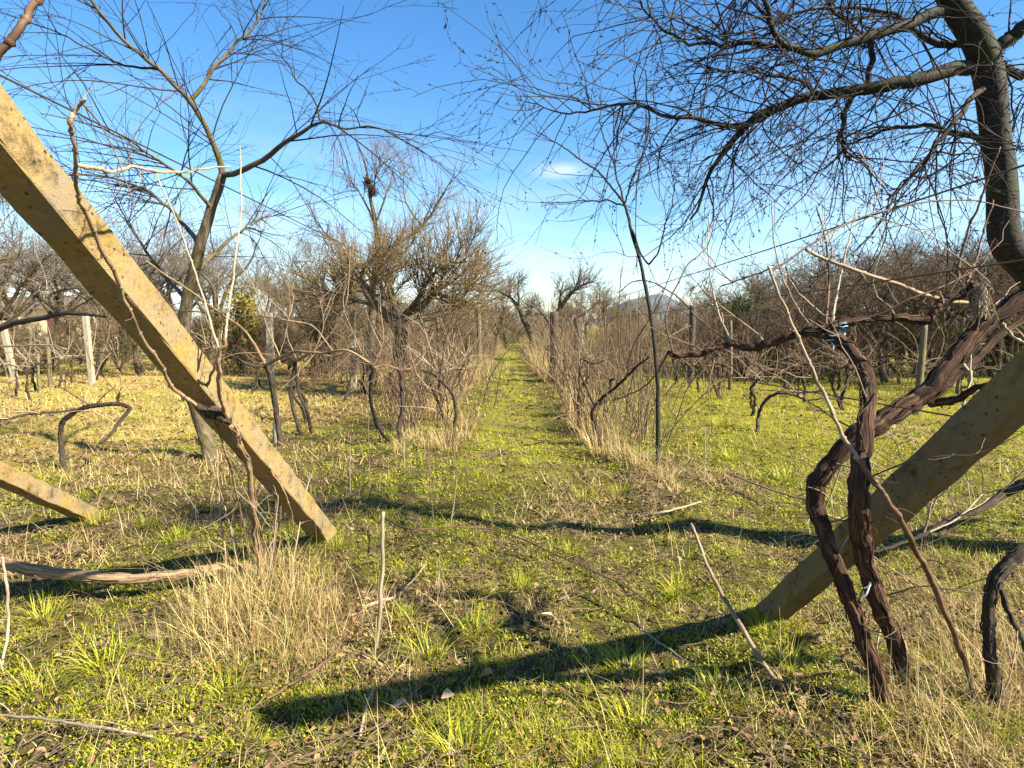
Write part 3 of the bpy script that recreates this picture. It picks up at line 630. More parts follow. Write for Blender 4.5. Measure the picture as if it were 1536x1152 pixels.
for px, d, s in ((860, 31, 1.15), (905, 28, 1.1), (760, 34, 1.0), (740, 27, 1.0), (880, 38, 1.2), (930, 36, 1.1), (700, 33, 1.15), (960, 42, 1.1), (1020, 40, 1.1), (660, 38, 1.2), (620, 30, 1.1), (1050, 34, 1.0), (500, 33, 1.2), (560, 40, 1.3), (800, 52, 1.1), (840, 47, 1.1)):
    place(PT[int(g.integers(2))], xat(px, d), d, g.uniform(0, 6.3), s, LBL['t'], GR['t'])
# thicket of upright shoots left of the apple tree
PS = proto_tree('shrub', 160, 3.9, 1.25, 9, 90, 700, 1400, 'tree_twig', .9, .05, trunk_h=.06, thick=.9)
place(PS, xat(490, 16), 16, .3, 1.0, 'tall fan-shaped bare shrub of fine upright shoots beside the apple tree')['category'] = 'shrub'
place(PS, xat(435, 19), 19, 2.3, .95, 'fan-shaped bare shrub behind the slim pale concrete post')['category'] = 'shrub'
place(PS, xat(690, 17.5), 17.5, 4.1, .72, 'low bare shrub under the right side of the apple tree')['category'] = 'shrub'
PU = [proto_tree('shrub', 170 + k, 2.3, .9, 9, 70, 420, 900, m, .8, .035, trunk_h=.05, thick=1.0) for k, m in enumerate(('brown_twig', 'tree_twig', 'tree_twig'))]
g = np.random.default_rng(515)
for k in range(118):
    pxx = g.uniform(-60, 1640); d = g.uniform(15.5, 34) if pxx > 1010 or pxx < 480 else g.uniform(20, 36)
    if k < 22: pxx, d = 1030 + k * 28, g.uniform(15.5, 18.5)
    if 690 < pxx < 850: continue
    e = pxx > 1000
    o = place(PU[0 if e and g.random() < .6 else int(g.integers(1, 3))], xat(pxx, d), d, g.uniform(0, 6.3), g.uniform(.75, 1.15), 'low dense bare shrub in the brush near @', 'low bare shrubs near ' + near(xat(pxx, d), d))
    o['category'] = 'shrub'
def proto_clump(seed, m, n, h):
    g = np.random.default_rng(seed); root = thing('cane_clump', 'x', 'canes'); 
    b = np.zeros((n, 8, 3)); a = g.uniform(0, 6.283, n); rr = .34 * np.sqrt(g.random(n)); b[:, 0, 0] = rr * np.cos(a); b[:, 0, 1] = rr * np.sin(a) * 1.6; b[:, 0, 2] = -.05
    d = np.stack([np.cos(a) * .18, np.sin(a) * .18, np.ones(n)], -1) + g.normal(0, .16, (n, 3)); st = g.uniform(.45, 1.1, n)[:, None] * h / 7
    for k in range(1, 8):
        d = d + g.normal(0, .09, (n, 3)); d[:, 2] -= .03; d /= np.linalg.norm(d, axis=1, keepdims=True); b[:, k] = b[:, k - 1] + d * st
    mb = MB(); R = np.repeat(np.linspace(.0085, .003, 8)[None], n, 0) * g.uniform(.7, 1.2, (n, 1)); mb.tubes(b, R, 4); o = grow(b, R, n * 4, (.1, .45), (25, 65), 5, .005, .002, up=.4, g=g); mb.tubes(*o, 3)
    mb.build('stem_bundle', m, root); return root
PC = [proto_clump(800 + k, m, 26, 1.75) for k, m in enumerate(('brown_twig', 'tree_twig', 'cane', 'tree_twig'))]
PN = [proto_clump(830 + k, m, 7, 1.8) for k, m in enumerate(('brown_twig', 'cane', 'tree_twig', 'red_cane'))]
g = np.random.default_rng(818)
for k in range(150):
    thin = False; side = g.random() < .5; xr = g.choice([1.25, 2.4, 4.1, 5.8, 7.6, 9.8]) if side else g.choice([-1.15, -2.1, -3.2, -4.4, -5.6, -8.0])
    y = g.uniform(8.2 if abs(xr) < 1.5 else 10.5, 27); x_ = xr + g.normal(0, .3)
    if x_ < -3.8 and y < 14.5: y += 6
    thin = y < 14
    nm = 'among the vine rows on the green turf' if x_ > 2 else 'among the vine rows round the apple tree' if x_ < -2 else 'on the verge of the grassy path'
    place((PN if thin else PC)[int(g.integers(4))], x_, y, g.uniform(0, 6.3), g.uniform(.6, 1.1), 'clump of thin upright dry canes near @', 'clumps of dry canes near ' + near(x_, y))
for k in range(50):
    sg = 1 if k % 2 else -1; x_ = sg * (1.15 + abs(g.normal(0, .45))) + .05; y = g.uniform(6.9, 13.5)
    place(PN[int(g.integers(4))], x_, y, g.uniform(0, 6.3), g.uniform(.7, 1.15), 'clump of thin upright dry canes near @', 'clumps of dry canes near ' + near(x_, y))
for px_, d, sc_ in ((500, 16.5, .85), (560, 18.5, 1.0)):
    o = place(PS, xat(px_, d), d, g.uniform(0, 6.3), sc_, 'fan-shaped bare shrub crowding the apple tree', 'fan-shaped shrubs crowding the apple tree'); o['category'] = 'shrub'
for px_, d in ((742, 33), (765, 36), (790, 38), (812, 35), (755, 41), (800, 44), (780, 47), (830, 40), (725, 38)):
    o = place(PU[1 + int(g.integers(2))], xat(px_, d), d, g.uniform(0, 6.3), g.uniform(.95, 1.3), 'bare shrub closing the far end of the grassy path', 'bare shrubs closing the path'); o['category'] = 'shrub'
# two crooked trunks framing the end of the path
for px, d, pts, label, sd in (
    (800, 24, [(803, 522), (797, 505), (785, 480), (778, 462), (764, 446), (748, 436)], 'crooked bare tree leaning away from the path end, split at its base', 5),
    (826, 23, [(822, 525), (816, 505), (826, 486), (838, 468), (850, 448), (866, 428), (872, 404)], 'bare tree with one long slanting limb over the path end', 6)):
    b0 = ground(xat(pts[0][0], d), d); n = len(pts)
    tk = [(b0[0], b0[1], b0[2] - .1, .15)] + [tuple(P(a, b, d)) + (.14 - .11 * (k + 1) / n,) for k, (a, b) in enumerate(pts[1:])]
    lm = []
    for k in (2, 3, 4):
        s = np.array(tk[k]); e = s[:3] + np.random.default_rng(sd * 7 + k).uniform([-1.2, -.8, .3], [1.2, .8, 1.4])
        lm.append([(*s[:3], s[3] * .7), (*((s[:3] + e) / 2 + [0, 0, .15]), s[3] * .45), (*e, .012)])
    parts_tree('crooked_tree', label, 'tree', b0, tk, lm, [
        dict(K=80, L=(.4, 1.1), ang=(30, 75), N2=6, r0=.018, tip=.006, up=.3, wig=.14, t0=.2),
        dict(K=450, L=(.2, .7), ang=(20, 65), N2=5, r0=.009, tip=.0035, up=.4, wig=.1, t0=.1),
        dict(K=500, L=(.15, .4), ang=(20, 65), N2=4, r0=.006, tip=.003, up=.3, wig=.1, t0=.1)], 'old_bark', 'grey_twig', seed=sd * 13)
# far-off wood along the horizon: one mass
mb = MB(); g = np.random.default_rng(8); n = 520
bx = g.uniform(-150, 150, n); by = g.uniform(62, 120, n); hh = g.uniform(1.8, 4.2, n) * (.7 + .6 * vnoise(bx, by, 22))
A = np.stack([np.stack([bx + g.normal(0, .3, n) * k, by, gz(bx, by) + hh * k / 3], -1) for k in range(4)], 1)
Rr = np.stack([np.full(n, .12), np.full(n, .09), np.full(n, .06), np.full(n, .02)], 1); mb.tubes(A, Rr, 3)
o1 = grow(A, Rr, 5200, (.7, 1.9), (25, 75), 5, .045, .016, up=.35, wig=.15, t0=.05, g=g); mb.tubes(*o1, 3)
o2 = grow(*o1, 14000, (.35, 1.0), (25, 70), 4, .026, .012, up=.3, wig=.15, t0=.1, g=g); mb.tubes(*o2, 3)
tag(mb.build('far_woodland', 'grey_twig'), 'far-off bare woodland along the horizon', 'woodland', kind='stuff')
# evergreen bushes
def bush(px, d, h, w, c0, c1, n, label, seed):
    g = np.random.default_rng(seed); b = ground(xat(px, d), d); root = thing('evergreen_bush', label, 'bush', b)
    mb = MB(); st = np.stack([np.linspace(0, 1, 5)[None, :] * g.normal(0, w * .35, (9, 1)), np.linspace(0, 1, 5)[None] * g.normal(0, w * .35, (9, 1)), np.linspace(-.03, .85, 5)[None] * h * g.uniform(.7, 1, (9, 1))], -1) + b
    mb.tubes(st, np.tile(np.linspace(.035, .01, 5), (9, 1)), 4); tw = grow(st, np.full((9, 5), .02), 160, (.3, .7), (30, 80), 5, .01, .004, g=g, wig=.15); mb.tubes(*tw, 3)
    mb.build('stem', 'old_bark', root)
    ti = g.integers(len(tw[0]), size=n); k = g.uniform(.5, 4.99, n).clip(0, 3.999); ii = k.astype(int); f = (k - ii)[:, None]
    c = tw[0][ti, ii] * (1 - f) + tw[0][ti, ii + 1] * f + g.normal(0, .10, (n, 3))
    dr = g.standard_normal((n, 3)); dr[:, 2] += .5; dr /= np.linalg.norm(dr, axis=1, keepdims=True)
    sd = np.cross(dr, g.standard_normal((n, 3))); sd /= np.linalg.norm(sd, axis=1, keepdims=True)
    L = g.uniform(.05, .13, n); Pn = c[:, None] + dr[:, None] * (np.array([0, .5, 1])[None, :, None] * L[:, None, None])
    col = np.array(c0) + (np.array(c1) - np.array(c0)) * g.random((n, 1)); mb = MB(); mb.strips(Pn, L[:, None] * np.array([.15, .45, .05])[None], sd, col)
    mb.build('foliage', 'leaf', root); return root
bush(362, 17.5, 2.6, 1.1, (.13, .11, .015), (.30, .25, .04), 5200, 'round olive-yellow bush behind the left cherry tree', 1)
bush(1105, 19.5, 2.9, 1.1, (.04, .06, .012), (.12, .14, .03), 4600, 'dark green bush standing in front of the brown thicket', 2)
bush(190, 24, 1.9, .8, (.03, .06, .012), (.09, .13, .03), 2600, 'small dark green bush near the farm building', 3)
bush(25, 16.8, 1.1, 1.3, (.05, .04, .02), (.14, .11, .05), 1500, 'dark scrubby bush behind the tangle of dry canes', 4)

# ------------------------------------------------------------------ buildings
fb = np.array([-49.0, 60.0, 0.0]); fb[2] = float(gz(-49, 60))
root = thing('farm_building', 'low cream farm building with dark windows behind the bare trees', 'building', fb)
mb = MB(); mb.box(fb + [0, 3, 1.45], (20, 6, 3.1)); mb.build('wall', 'cream_wall', root, False)
mb = MB(); V = np.array([[-10.4, -.5, 2.95], [10.4, -.5, 2.95], [10.4, 6.5, 2.95], [-10.4, 6.5, 2.95], [-10.4, 3, 4.3], [10.4, 3, 4.3]]) + fb
mb.add(V, [[0, 1, 5, 4], [2, 3, 4, 5], [3, 2, 1, 0]], [[0, 4, 3], [1, 2, 5]]); mb.build('roof', 'roof', root, False)
for k, dx in enumerate((-7.6, -4.2, -.6, 3.4, 6.9)):
    if k == 3:
        mb = MB(); mb.box(fb + [dx, -.03, 1.0], (1.1, .1, 2.1)); mb.build('door', 'red_boards', root, False); continue
    mb = MB(); mb.box(fb + [dx, -.02, 1.55], (1.3, .12, 1.2)); w = mb.build('window', 'white_paint', root, False)
    for sx in (-.3, .3):
        mb = MB(); mb.box([0, 0, 0], (.5, .02, 1.0)); o = mb.build('pane', 'glass', None, False); o.location = (dx + sx, -.095, 1.55); o.parent = w
sbp = ground(xat(562, 25), 25)
root = thing('small_shed', 'small red-brown shed with a grey-blue door behind the apple tree', 'shed', sbp)
mb = MB(); mb.box(sbp + [0, .6, .8], (1.45, 1.2, 1.7)); mb.build('wall', 'red_boards', root, False)
mb = MB(); mb.box(sbp + [.12, -.03, .83], (.5, .05, 1.5)); mb.build('door', 'grey_paint', root, False)
for sx in (-.32, .52):
    mb = MB(); mb.box(sbp + [sx, -.05, .86], (.14, .1, 1.7)); mb.build('door_post', 'white_paint', root, False)
mb = MB(); R3 = np.array(Matrix.Rotation(math.radians(7), 3, 'X')); mb.box(sbp + [0, .55, 1.75], (1.7, 1.6, .07), R3); mb.build('roof', 'dark_wood', root, False)

# ------------------------------------------------------------------ grapevines of the rows
def proto_vine(seed, h, lean, style, cane_m='cane', ncane=9, clen=(.5, 1.15)):
    """trunk, one or two arms along the row (y), upright canes; built at the origin"""
    g = np.random.default_rng(seed); root = thing('grapevine', 'x', 'grapevine')
    n = 6; pts = [(0, 0, -.08, .029)]; x = y = 0.0
    for k in range(1, n):
        x += g.normal(lean / n, .03); y += g.normal(0, .035); pts.append((x, y, h * k / (n - 1), .025 - .006 * k / n + g.uniform(-.003, .004)))
    if style == 'fork':
        mb = MB(); p, r = spline([(0.02, .02, -.05, .026), (-.10 + g.normal(0, .03), .03, h * .35, .022), (-.16, .02, h * .7, .02), (-.10, .0, h * .95, .018)], 18, .006, seed + 1); mb.tubes(p, r, 7, rough=.14, seed=seed, cap=True); mb.build('stem', 'dark_vine_bark', root)
    mb = MB(); p, r = spline(pts, 34, .008, seed); mb.tubes(p, r, 10, rough=.22, seed=seed, cap=True); mb.build('trunk', 'dark_vine_bark', root)
    arms = []
    for s in ((-1, 1) if g.random() < .65 else (1,)):
        L = g.uniform(.35, .6); t = np.array(pts[-1][:3])
        a = [(*t, .02), (*(t + [g.normal(0, .04), s * L * .35, .05 + g.normal(0, .03)]), .016), (*(t + [g.normal(0, .05), s * L * .7, g.normal(.03, .04)]), .013), (*(t + [g.normal(0, .06), s * L, g.normal(0, .05)]), .009)]
        q, rr = spline(a, 16, .006, seed + 5 + s); mb = MB(); mb.tubes(q, rr, 6, rough=.14, seed=seed + s, cap=True); arms.append((q, rr, mb.build('arm', 'dark_vine_bark', root)))
    A = np.array([a[0] for a in arms]); R = np.array([a[1] for a in arms])
    o, r = grow(A, R, ncane, clen, (55, 90), 9, .0078, .0034, up=.75, grav=-.25, wig=.12, t0=.05, g=g, taper=.2)
    for k in range(ncane):
        mb = MB(); mb.tubes(o[k], r[k], 4)
        t = grow(o[k][None], r[k][None], 5, (.03, .16), (40, 80), 4, .0022, .001, g=g, wig=.3, t0=.2); mb.tubes(*t, 3)
        mb.build('cane', cane_m, min(arms, key=lambda a_: np.min(np.linalg.norm(a_[0] - o[k][0], axis=1)))[2])
    return root
PV = [proto_vine(300, .62, .10, 'one'), proto_vine(301, .68, -.12, 'fork'), proto_vine(302, .58, .2, 'one', 'red_cane', 10), proto_vine(303, .70, 0, 'fork', 'cane', 10), proto_vine(304, .55, -.22, 'one', 'red_cane', 9), proto_vine(305, .64, .05, 'one', 'pale_cane', 9)]
PVT = [proto_vine(310, .62, .1, 'one', 'red_cane', 15, (.6, 1.35)), proto_vine(311, .66, -.1, 'fork', 'red_cane', 15, (.6, 1.35)), proto_vine(312, .6, 0, 'one', 'cane', 14, (.6, 1.3))]
g = np.random.default_rng(404)
def vine_row(xr, y0, y1, step, protos, label, group, jit=.12):
    y = y0
    while y < y1:
        place(protos[int(g.integers(len(protos)))], xr + g.normal(0, jit), y + g.normal(0, .15), g.choice([0, math.pi]) + g.normal(0, .25), g.uniform(.85, 1.12), label, group)
        y += step * g.uniform(.85, 1.25) * (1 + max(0, y - 14) * .02)
vine_row(-1.10, 9.2, 30, 1.25, PV, 'bare vine among straw in the row with the slim brown wooden post', 'vines of the row with the slim brown post')
vine_row(-3.15, 8.8, 28, 1.2, PV, 'bare vine in the row that passes the apple tree trunk', 'vines of the row by the apple tree')
vine_row(-5.5, 11.0, 30, 1.25, PV, 'bare vine in the row of the slim pale concrete post behind the left cherry tree', 'vines of the row behind the left cherry tree')
vine_row(-7.9, 16, 32, 1.3, PV, 'bare vine in the row before the fan-shaped shrubs', 'vines of the row before the fan-shaped shrubs')
vine_row(1.18, 8.6, 30, 1.25, PV, 'bare vine among straw in the row with the thick dark post', 'vines of the row with the thick dark post')
vine_row(4.05, 9.4, 27, .85, PVT, 'dark bare vine with reddish canes in the row of the dark post in green turf', 'vines of the row with the dark post in green turf', .2)
vine_row(5.7, 10.4, 26, .85, PVT, 'dark bare vine with reddish canes in the middle row on the green turf', 'vines of the middle row on the green turf', .2)
vine_row(7.5, 10.8, 25, .85, PVT, 'dark bare vine with reddish canes in the row nearest the brown thicket', 'vines of the row nearest the brown thicket', .2)
vine_row(9.6, 11, 24, .9, PVT, 'dark bare vine with reddish canes at the foot of the brown thicket', 'vines at the foot of the brown thicket', .25)
vine_row(-10.2, 11.5, 15.5, .7, [PV[5], PV[0]], 'pale-caned vine in the tangle of dry canes by the pale posts', 'vines of the tangle of dry canes', .35)

# ------------------------------------------------------------------ vines built one by one
def hand_vine(label, base, stems, cat='grapevine', name='grapevine'):
    """stems: (part name, material, sides, roughness, control points in px or world)"""
    root = thing(name, label, cat, base); res = []
    for k, (nm, m, sides, rough, pts) in enumerate(stems):
        c = pts if len(pts[0]) == 4 and isinstance(pts, list) else px_path(pts)
        p, r = spline(c, max(10, (11 if sides > 9 else 8) * len(c)), 0.003 if sides > 6 else .0015, k + 3)
        mb = MB(); mb.tubes(p, r, sides, rough=rough, seed=k + len(label), cap=True)
        if sides <= 6:                      # swollen nodes and a few tendrils along a cane
            nd = max(2, int(len(p) / 6)); ii = np.linspace(3, len(p) - 3, nd).astype(int)
            for q in ii:
                d = p[q + 1] - p[q - 1]; d /= np.linalg.norm(d) + 1e-9
                mb.tubes(np.array([p[q] - d * .008, p[q], p[q] + d * .008]), np.array([r[q] * .8, r[q] * 1.6, r[q] * .8]), 5)
            t = grow(p[None], r[None], max(2, nd // 2), (.02, .12), (40, 80), 5, .0018, .0008, wig=.45, t0=.1); mb.tubes(*t, 3)
        if sides >= 12: shreds(mb, p, r, 5 * len(c), np.random.default_rng(k + 40))
        mb.build(nm, m, root); res.append((p, r))
    far = base[1] > 4.5
    for k in range(14 if far else 7):        # fine shoots
        gg = np.random.default_rng(k + 7 * len(label)); q = res[int(gg.integers(len(res)))]
        o_, r_ = grow(q[0][None], q[1][None], 1, (.25, .95) if far else (.12, .45), (35, 85), 9, .0048 if far else .0026, .0018 if far else .001, up=.45 if far else .1, grav=-.3, wig=.14, t0=.35, g=gg, taper=0)
        mb = MB(); mb.tubes(o_, r_, 4); t_ = grow(o_, r_, 3, (.04, .18), (35, 75), 5, .002, .001, wig=.3, g=gg); mb.tubes(*t_, 3)
        mb.build('shoot', ['cane', 'red_cane', 'pale_cane'][k % 3], root)
    return root, res
def shreds(mb, p, r, n, g):
    T = np.gradient(p, axis=0); T /= np.linalg.norm(T, axis=1, keepdims=True); u = np.cross(T[0], [.3, .9, .2]); 
    for k in range(n):
        i0 = int(g.integers(0, len(p) - 12)); m = int(g.integers(6, 12)); a = g.uniform(0, 6.283); tw = g.normal(0, .12)
        q = []; t = np.linspace(-1, 1, m)
        for j in range(m):
            i = i0 + j; U = np.cross(T[i], [.31, .9, .2]); U /= np.linalg.norm(U); B = np.cross(T[i], U); aa = a + tw * j
            lift = 1.0 + .06 + .55 * max(0, t[j] - .55) * g.random() + .4 * max(0, -t[j] - .6) * g.random()
            q.append(p[i] + (math.cos(aa) * U + math.sin(aa) * B) * (r[i] * lift + .001))
        q = np.array(q); w = np.full(m, g.uniform(.0014, .0036)); w[0] *= .4; w[-1] *= .3
        mb.tubes(q, w, 4)
def px(*a): return tuple(a)
def gpt(pxx, pyy, r, dz=-.06):
    q = G(pxx, pyy); return (q[0], q[1], q[2] + dz, r)
def W_(pts): return px_path(pts)
# the big twisted vine in front of the mossy post
root, res = hand_vine('big gnarled reddish-brown grapevine twisting up in front of the mossy slanting post', G(1350, 1118), [
    ('stem', 'vine_bark', 26, .10, [gpt(1352, 1125, 0.0310)] + W_([(1335, 1080, 2.0, 0.0267), (1312, 1005, 2.0, 0.0241), (1283, 925, 2.0, 0.0232), (1255, 850, 2.0, 0.0232), (1232, 790, 2.02, 0.0249), (1222, 745, 2.03, 0.0275), (1240, 700, 2.02, 0.0275), (1285, 655, 2.0, 0.0318), (1335, 622, 2.0, 0.0281), (1385, 592, 2.02, 0.0297), (1425, 545, 2.03, 0.0275), (1470, 495, 2.04, 0.0245), (1530, 448, 2.04, 0.0224), (1600, 400, 2.02, 0.0188), (1680, 340, 2.0, 0.0144)])),
    ('stem', 'vine_bark', 26, .11, [gpt(1368, 1032, 0.0361)] + W_([(1350, 985, 2.2, 0.0289), (1325, 920, 2.1, 0.0267), (1300, 850, 1.90, 0.0260), (1288, 780, 1.76, 0.0267), (1287, 715, 1.72, 0.0275), (1297, 650, 1.76, 0.0231), (1302, 595, 1.84, 0.0217), (1296, 555, 1.92, 0.0209), (1270, 520, 2.0, 0.0188), (1245, 500, 2.05, 0.0159)])),
    ('arm', 'vine_bark', 14, .16, W_([(1252, 503, 2.05, 0.0172), (1215, 498, 2.1, 0.0138), (1175, 506, 2.15, 0.0138), (1130, 520, 2.2, 0.0129), (1092, 517, 2.25, 0.0103), (1060, 528, 2.26, 0.0086), (1020, 534, 2.28, 0.0069), (1002, 528, 2.3, 0.0052)])),
    ('arm', 'vine_bark', 14, .14, W_([(1232, 494, 2.06, 0.0112), (1262, 487, 2.06, 0.0120), (1305, 478, 2.06, 0.0112), (1350, 476, 2.06, 0.0112), (1392, 482, 2.06, 0.0120), (1402, 468, 2.06, 0.0138), (1415, 452, 2.07, 0.0138), (1450, 438, 2.07, 0.0155)])),
    ('stub', 'vine_bark', 10, .2, W_([(1478, 490, 2.05, 0.0224), (1470, 462, 2.05, 0.0224), (1462, 440, 2.06, 0.0206), (1458, 424, 2.06, 0.0103)])),
    ('arm', 'vine_bark', 10, .1, W_([(1395, 605, 2.02, 0.0155), (1430, 600, 1.98, 0.0120), (1475, 578, 1.9, 0.0086), (1530, 560, 1.85, 0.0052)])),
    ('arm', 'vine_bark', 10, .16, W_([(1385, 600, 2.06, 0.0151), (1440, 560, 2.12, 0.0145), (1500, 505, 2.15, 0.0130), (1580, 445, 2.15, 0.0103)])),
    ('cane', 'cane', 6, 0, W_([(1455, 455, 2.12, 0.0073), (1400, 447, 2.1, 0.0073), (1345, 425, 2.08, 0.0069), (1290, 408, 2.06, 0.0065), (1245, 392, 2.05, 0.0060), (1207, 373, 2.04, 0.0047)])),
    ('cane', 'red_cane', 5, 0, W_([(1440, 425, 2.12, 0.0060), (1438, 398, 2.12, 0.0052), (1450, 350, 2.1, 0.0043), (1470, 300, 2.05, 0.0034), (1500, 220, 2.0, 0.0026)])),
    ('cane', 'red_cane', 5, 0, W_([(1450, 424, 2.12, 0.0052), (1462, 395, 2.14, 0.0043), (1475, 350, 2.18, 0.0034), (1490, 300, 2.2, 0.0026)])),
    ('cane', 'pale_cane', 5, 0, W_([(1247, 492, 2.06, 0.0043), (1255, 440, 2.3, 0.0043), (1268, 380, 2.35, 0.0034), (1285, 310, 2.4, 0.0024)])),
    ('cane', 'red_cane', 5, 0, W_([(1240, 490, 2.06, 0.0043), (1243, 430, 2.22, 0.0043), (1240, 370, 2.2, 0.0034), (1225, 310, 2.18, 0.0026)])),
    ('cane', 'cane', 5, 0, W_([(1222, 500, 2.09, 0.0039), (1195, 460, 2.3, 0.0039), (1175, 420, 2.35, 0.0034), (1160, 360, 2.4, 0.0026), (1158, 300, 2.45, 0.0019)])),
    ('cane', 'cane', 5, 0, W_([(1262, 487, 2.06, 0.0034), (1225, 465, 2.2, 0.0034), (1190, 430, 2.15, 0.0030), (1178, 400, 2.1, 0.0026)])),
    ('cane', 'pale_cane', 5, 0, W_([(1100, 515, 2.25, 0.0043), (1085, 488, 2.3, 0.0039), (1070, 440, 2.4, 0.0034), (1062, 380, 2.5, 0.0026), (1065, 300, 2.6, 0.0019)])),
    ('cane', 'red_cane', 5, 0, W_([(1095, 516, 2.25, 0.0039), (1050, 480, 2.4, 0.0034), (1010, 440, 2.5, 0.0030), (960, 420, 2.6, 0.0026), (925, 440, 2.65, 0.0017)])),
    ('cane', 'pale_cane', 5, 0, W_([(1438, 545, 2.1, 0.0069), (1455, 560, 2.05, 0.0060), (1452, 585, 2.04, 0.0052), (1435, 640, 2.03, 0.0026)])),
    ('cane', 'pale_cane', 5, 0, W_([(1500, 480, 2.1, 0.0052), (1520, 505, 2.06, 0.0043), (1545, 520, 2.03, 0.0034)])),
    ('cane', 'cane', 5, 0, W_([(1476, 486, 2.1, 0.0052), (1500, 455, 2.1, 0.0052), (1512, 444, 2.1, 0.0052)])),
    ('cane', 'red_cane', 5, 0, W_([(1002, 528, 2.3, 0.0043), (985, 560, 2.4, 0.0034), (960, 585, 2.6, 0.0030), (920, 600, 2.8, 0.0026)])),
    ('cane', 'red_cane', 5, 0, W_([(1010, 532, 2.29, 0.0034), (1000, 470, 2.3, 0.0034), (1030, 400, 2.35, 0.0030), (1060, 370, 2.4, 0.0026), (1075, 320, 2.5, 0.0017)])),
    ('cane', 'cane', 5, 0, W_([(1228, 770, 2.06, 0.0043), (1265, 780, 2.1, 0.0043), (1300, 795, 2.2, 0.0034)])),
])
for k in range(20):                       # thin shoots and broken canes tangled round the stems
    q = res[[0, 1, 0, 2, 3][k % 5]]; gg = np.random.default_rng(950 + k)
    o_, r_ = grow(q[0][None], q[1][None], 1, (.15, .6), (35, 85), 9, .0034, .0012, up=.15, wig=.2, t0=.1, t1=.85, g=gg, taper=0); mb = MB(); mb.tubes(o_, r_, 4)
    t_ = grow(o_, r_, 4, (.03, .14), (35, 75), 5, .0016, .0008, wig=.35, g=gg); mb.tubes(*t_, 3); mb.build('shoot', ['cane', 'red_cane', 'pale_cane'][k % 3], root)
# frayed fibres at the pruned head of that vine
mb = MB(); g2 = np.random.default_rng(3); c = P(1472, 440, 2.02); n = 150
a = c + g2.normal(0, 1, (n, 3)) * [.010, .010, .03]; d = g2.normal(0, .009, (n, 3)) + [.0, 0, -.03]
mb.tubes(np.stack([a, a + d * .6 + g2.normal(0, .006, (n, 3)), a + d * 1.4], 1), np.full((n, 3), .0013), 3); mb.build('frayed_bark', 'pale_cane', root)
# blue twine and white tie on it
def loop(c, r, n, seed, mat_, nm, label, cat, rad=.0022, sq=(1, 1, 1)):
    g = np.random.default_rng(seed); t = np.linspace(0, 2 * math.pi * 2.3, n)
    p = c + np.stack([np.cos(t) * r, np.sin(t) * r, np.linspace(-.5, .5, n) * r * 1.3], -1) * sq + g.normal(0, r * .08, (n, 3))
    mb = MB(); mb.tubes(p, np.full(n, rad), 5)
    e = np.array([p[-1], p[-1] + [.008, -.01, -.03], p[-1] + [.004, -.012, -.06]]); mb.tubes(e, np.full(3, rad), 5)
    return tag(mb.build(nm, mat_), label, cat)
loop(P(1254, 506, 2.04), .026, 40, 1, 'twine', 'twine', 'pale blue twine tied round the arm of the big gnarled vine', 'twine')
loop(P(1262, 488, 2.06), .019, 30, 2, 'twine', 'twine', 'frayed pale blue twine end hanging from the upper arm of the gnarled vine', 'twine', .002)
mb = MB(); p, r = spline(W_([(1296, 882, 1.93, .0025), (1305, 878, 1.92, .003), (1307, 868, 1.92, .003), (1300, 890, 1.92, .003), (1292, 897, 1.93, .002)]), 16); mb.tubes(p, r, 6)
tag(mb.build('plastic_tie', 'white_plastic'), 'small white plastic tie on the stem of the big gnarled vine', 'tie')
# long brown cane leaning across, and its root
hand_vine('long brown vine cane rising slantwise across the mossy post', G(1468, 1062), [
    ('stem', 'red_cane', 7, .05, [gpt(1470, 1068, .014)] + W_([(1450, 1000, 2.1, 0.0103), (1420, 920, 1.92, 0.0094), (1382, 840, 1.74, 0.0086), (1345, 770, 1.60, 0.0078), (1312, 725, 1.58, 0.0074), (1290, 690, 1.58, 0.0057)])),
    ('cane', 'cane', 6, 0, W_([(1295, 700, 1.58, 0.0053), (1265, 655, 1.62, 0.0053), (1240, 600, 1.68, 0.0051), (1215, 545, 1.78, 0.0049), (1190, 490, 1.82, 0.0046), (1168, 440, 1.86, 0.0041), (1152, 400, 1.9, 0.0037)]),),
    ('cane', 'red_cane', 5, 0, W_([(1155, 408, 1.92, 0.0034), (1190, 385, 1.95, 0.0033), (1260, 340, 2.0, 0.0030), (1350, 310, 2.05, 0.0026), (1450, 300, 2.1, 0.0025), (1560, 325, 2.15, 0.0025)])),
    ('cane', 'red_cane', 5, 0, W_([(1154, 404, 1.92, 0.0029), (1110, 420, 1.95, 0.0025), (1080, 430, 2.0, 0.0020)])),
])
hand_vine('grey-barked vine stem curving up beside the long brown cane', G(1508, 1118), [
    ('stem', 'dark_vine_bark', 12, .13, [gpt(1512, 1125, .030)] + W_([(1500, 1070, 2.02, 0.0213), (1487, 1000, 2.03, 0.0197), (1483, 930, 2.04, 0.0197), (1490, 875, 2.05, 0.0213), (1520, 838, 2.06, 0.0213), (1580, 800, 2.08, 0.0180), (1660, 770, 2.1, 0.0131)])),
    ('arm', 'dark_vine_bark', 8, .1, W_([(1494, 868, 2.05, 0.0107), (1512, 915, 2.02, 0.0090), (1536, 965, 1.98, 0.0082), (1570, 1010, 1.95, 0.0066)])),
    ('cane', 'red_cane', 5, 0, W_([(1485, 890, 2.04, 0.0033), (1440, 886, 2.05, 0.0033), (1380, 880, 2.1, 0.0031), (1330, 893, 2.15, 0.0025)])),
])
rb = G(1540, 730)
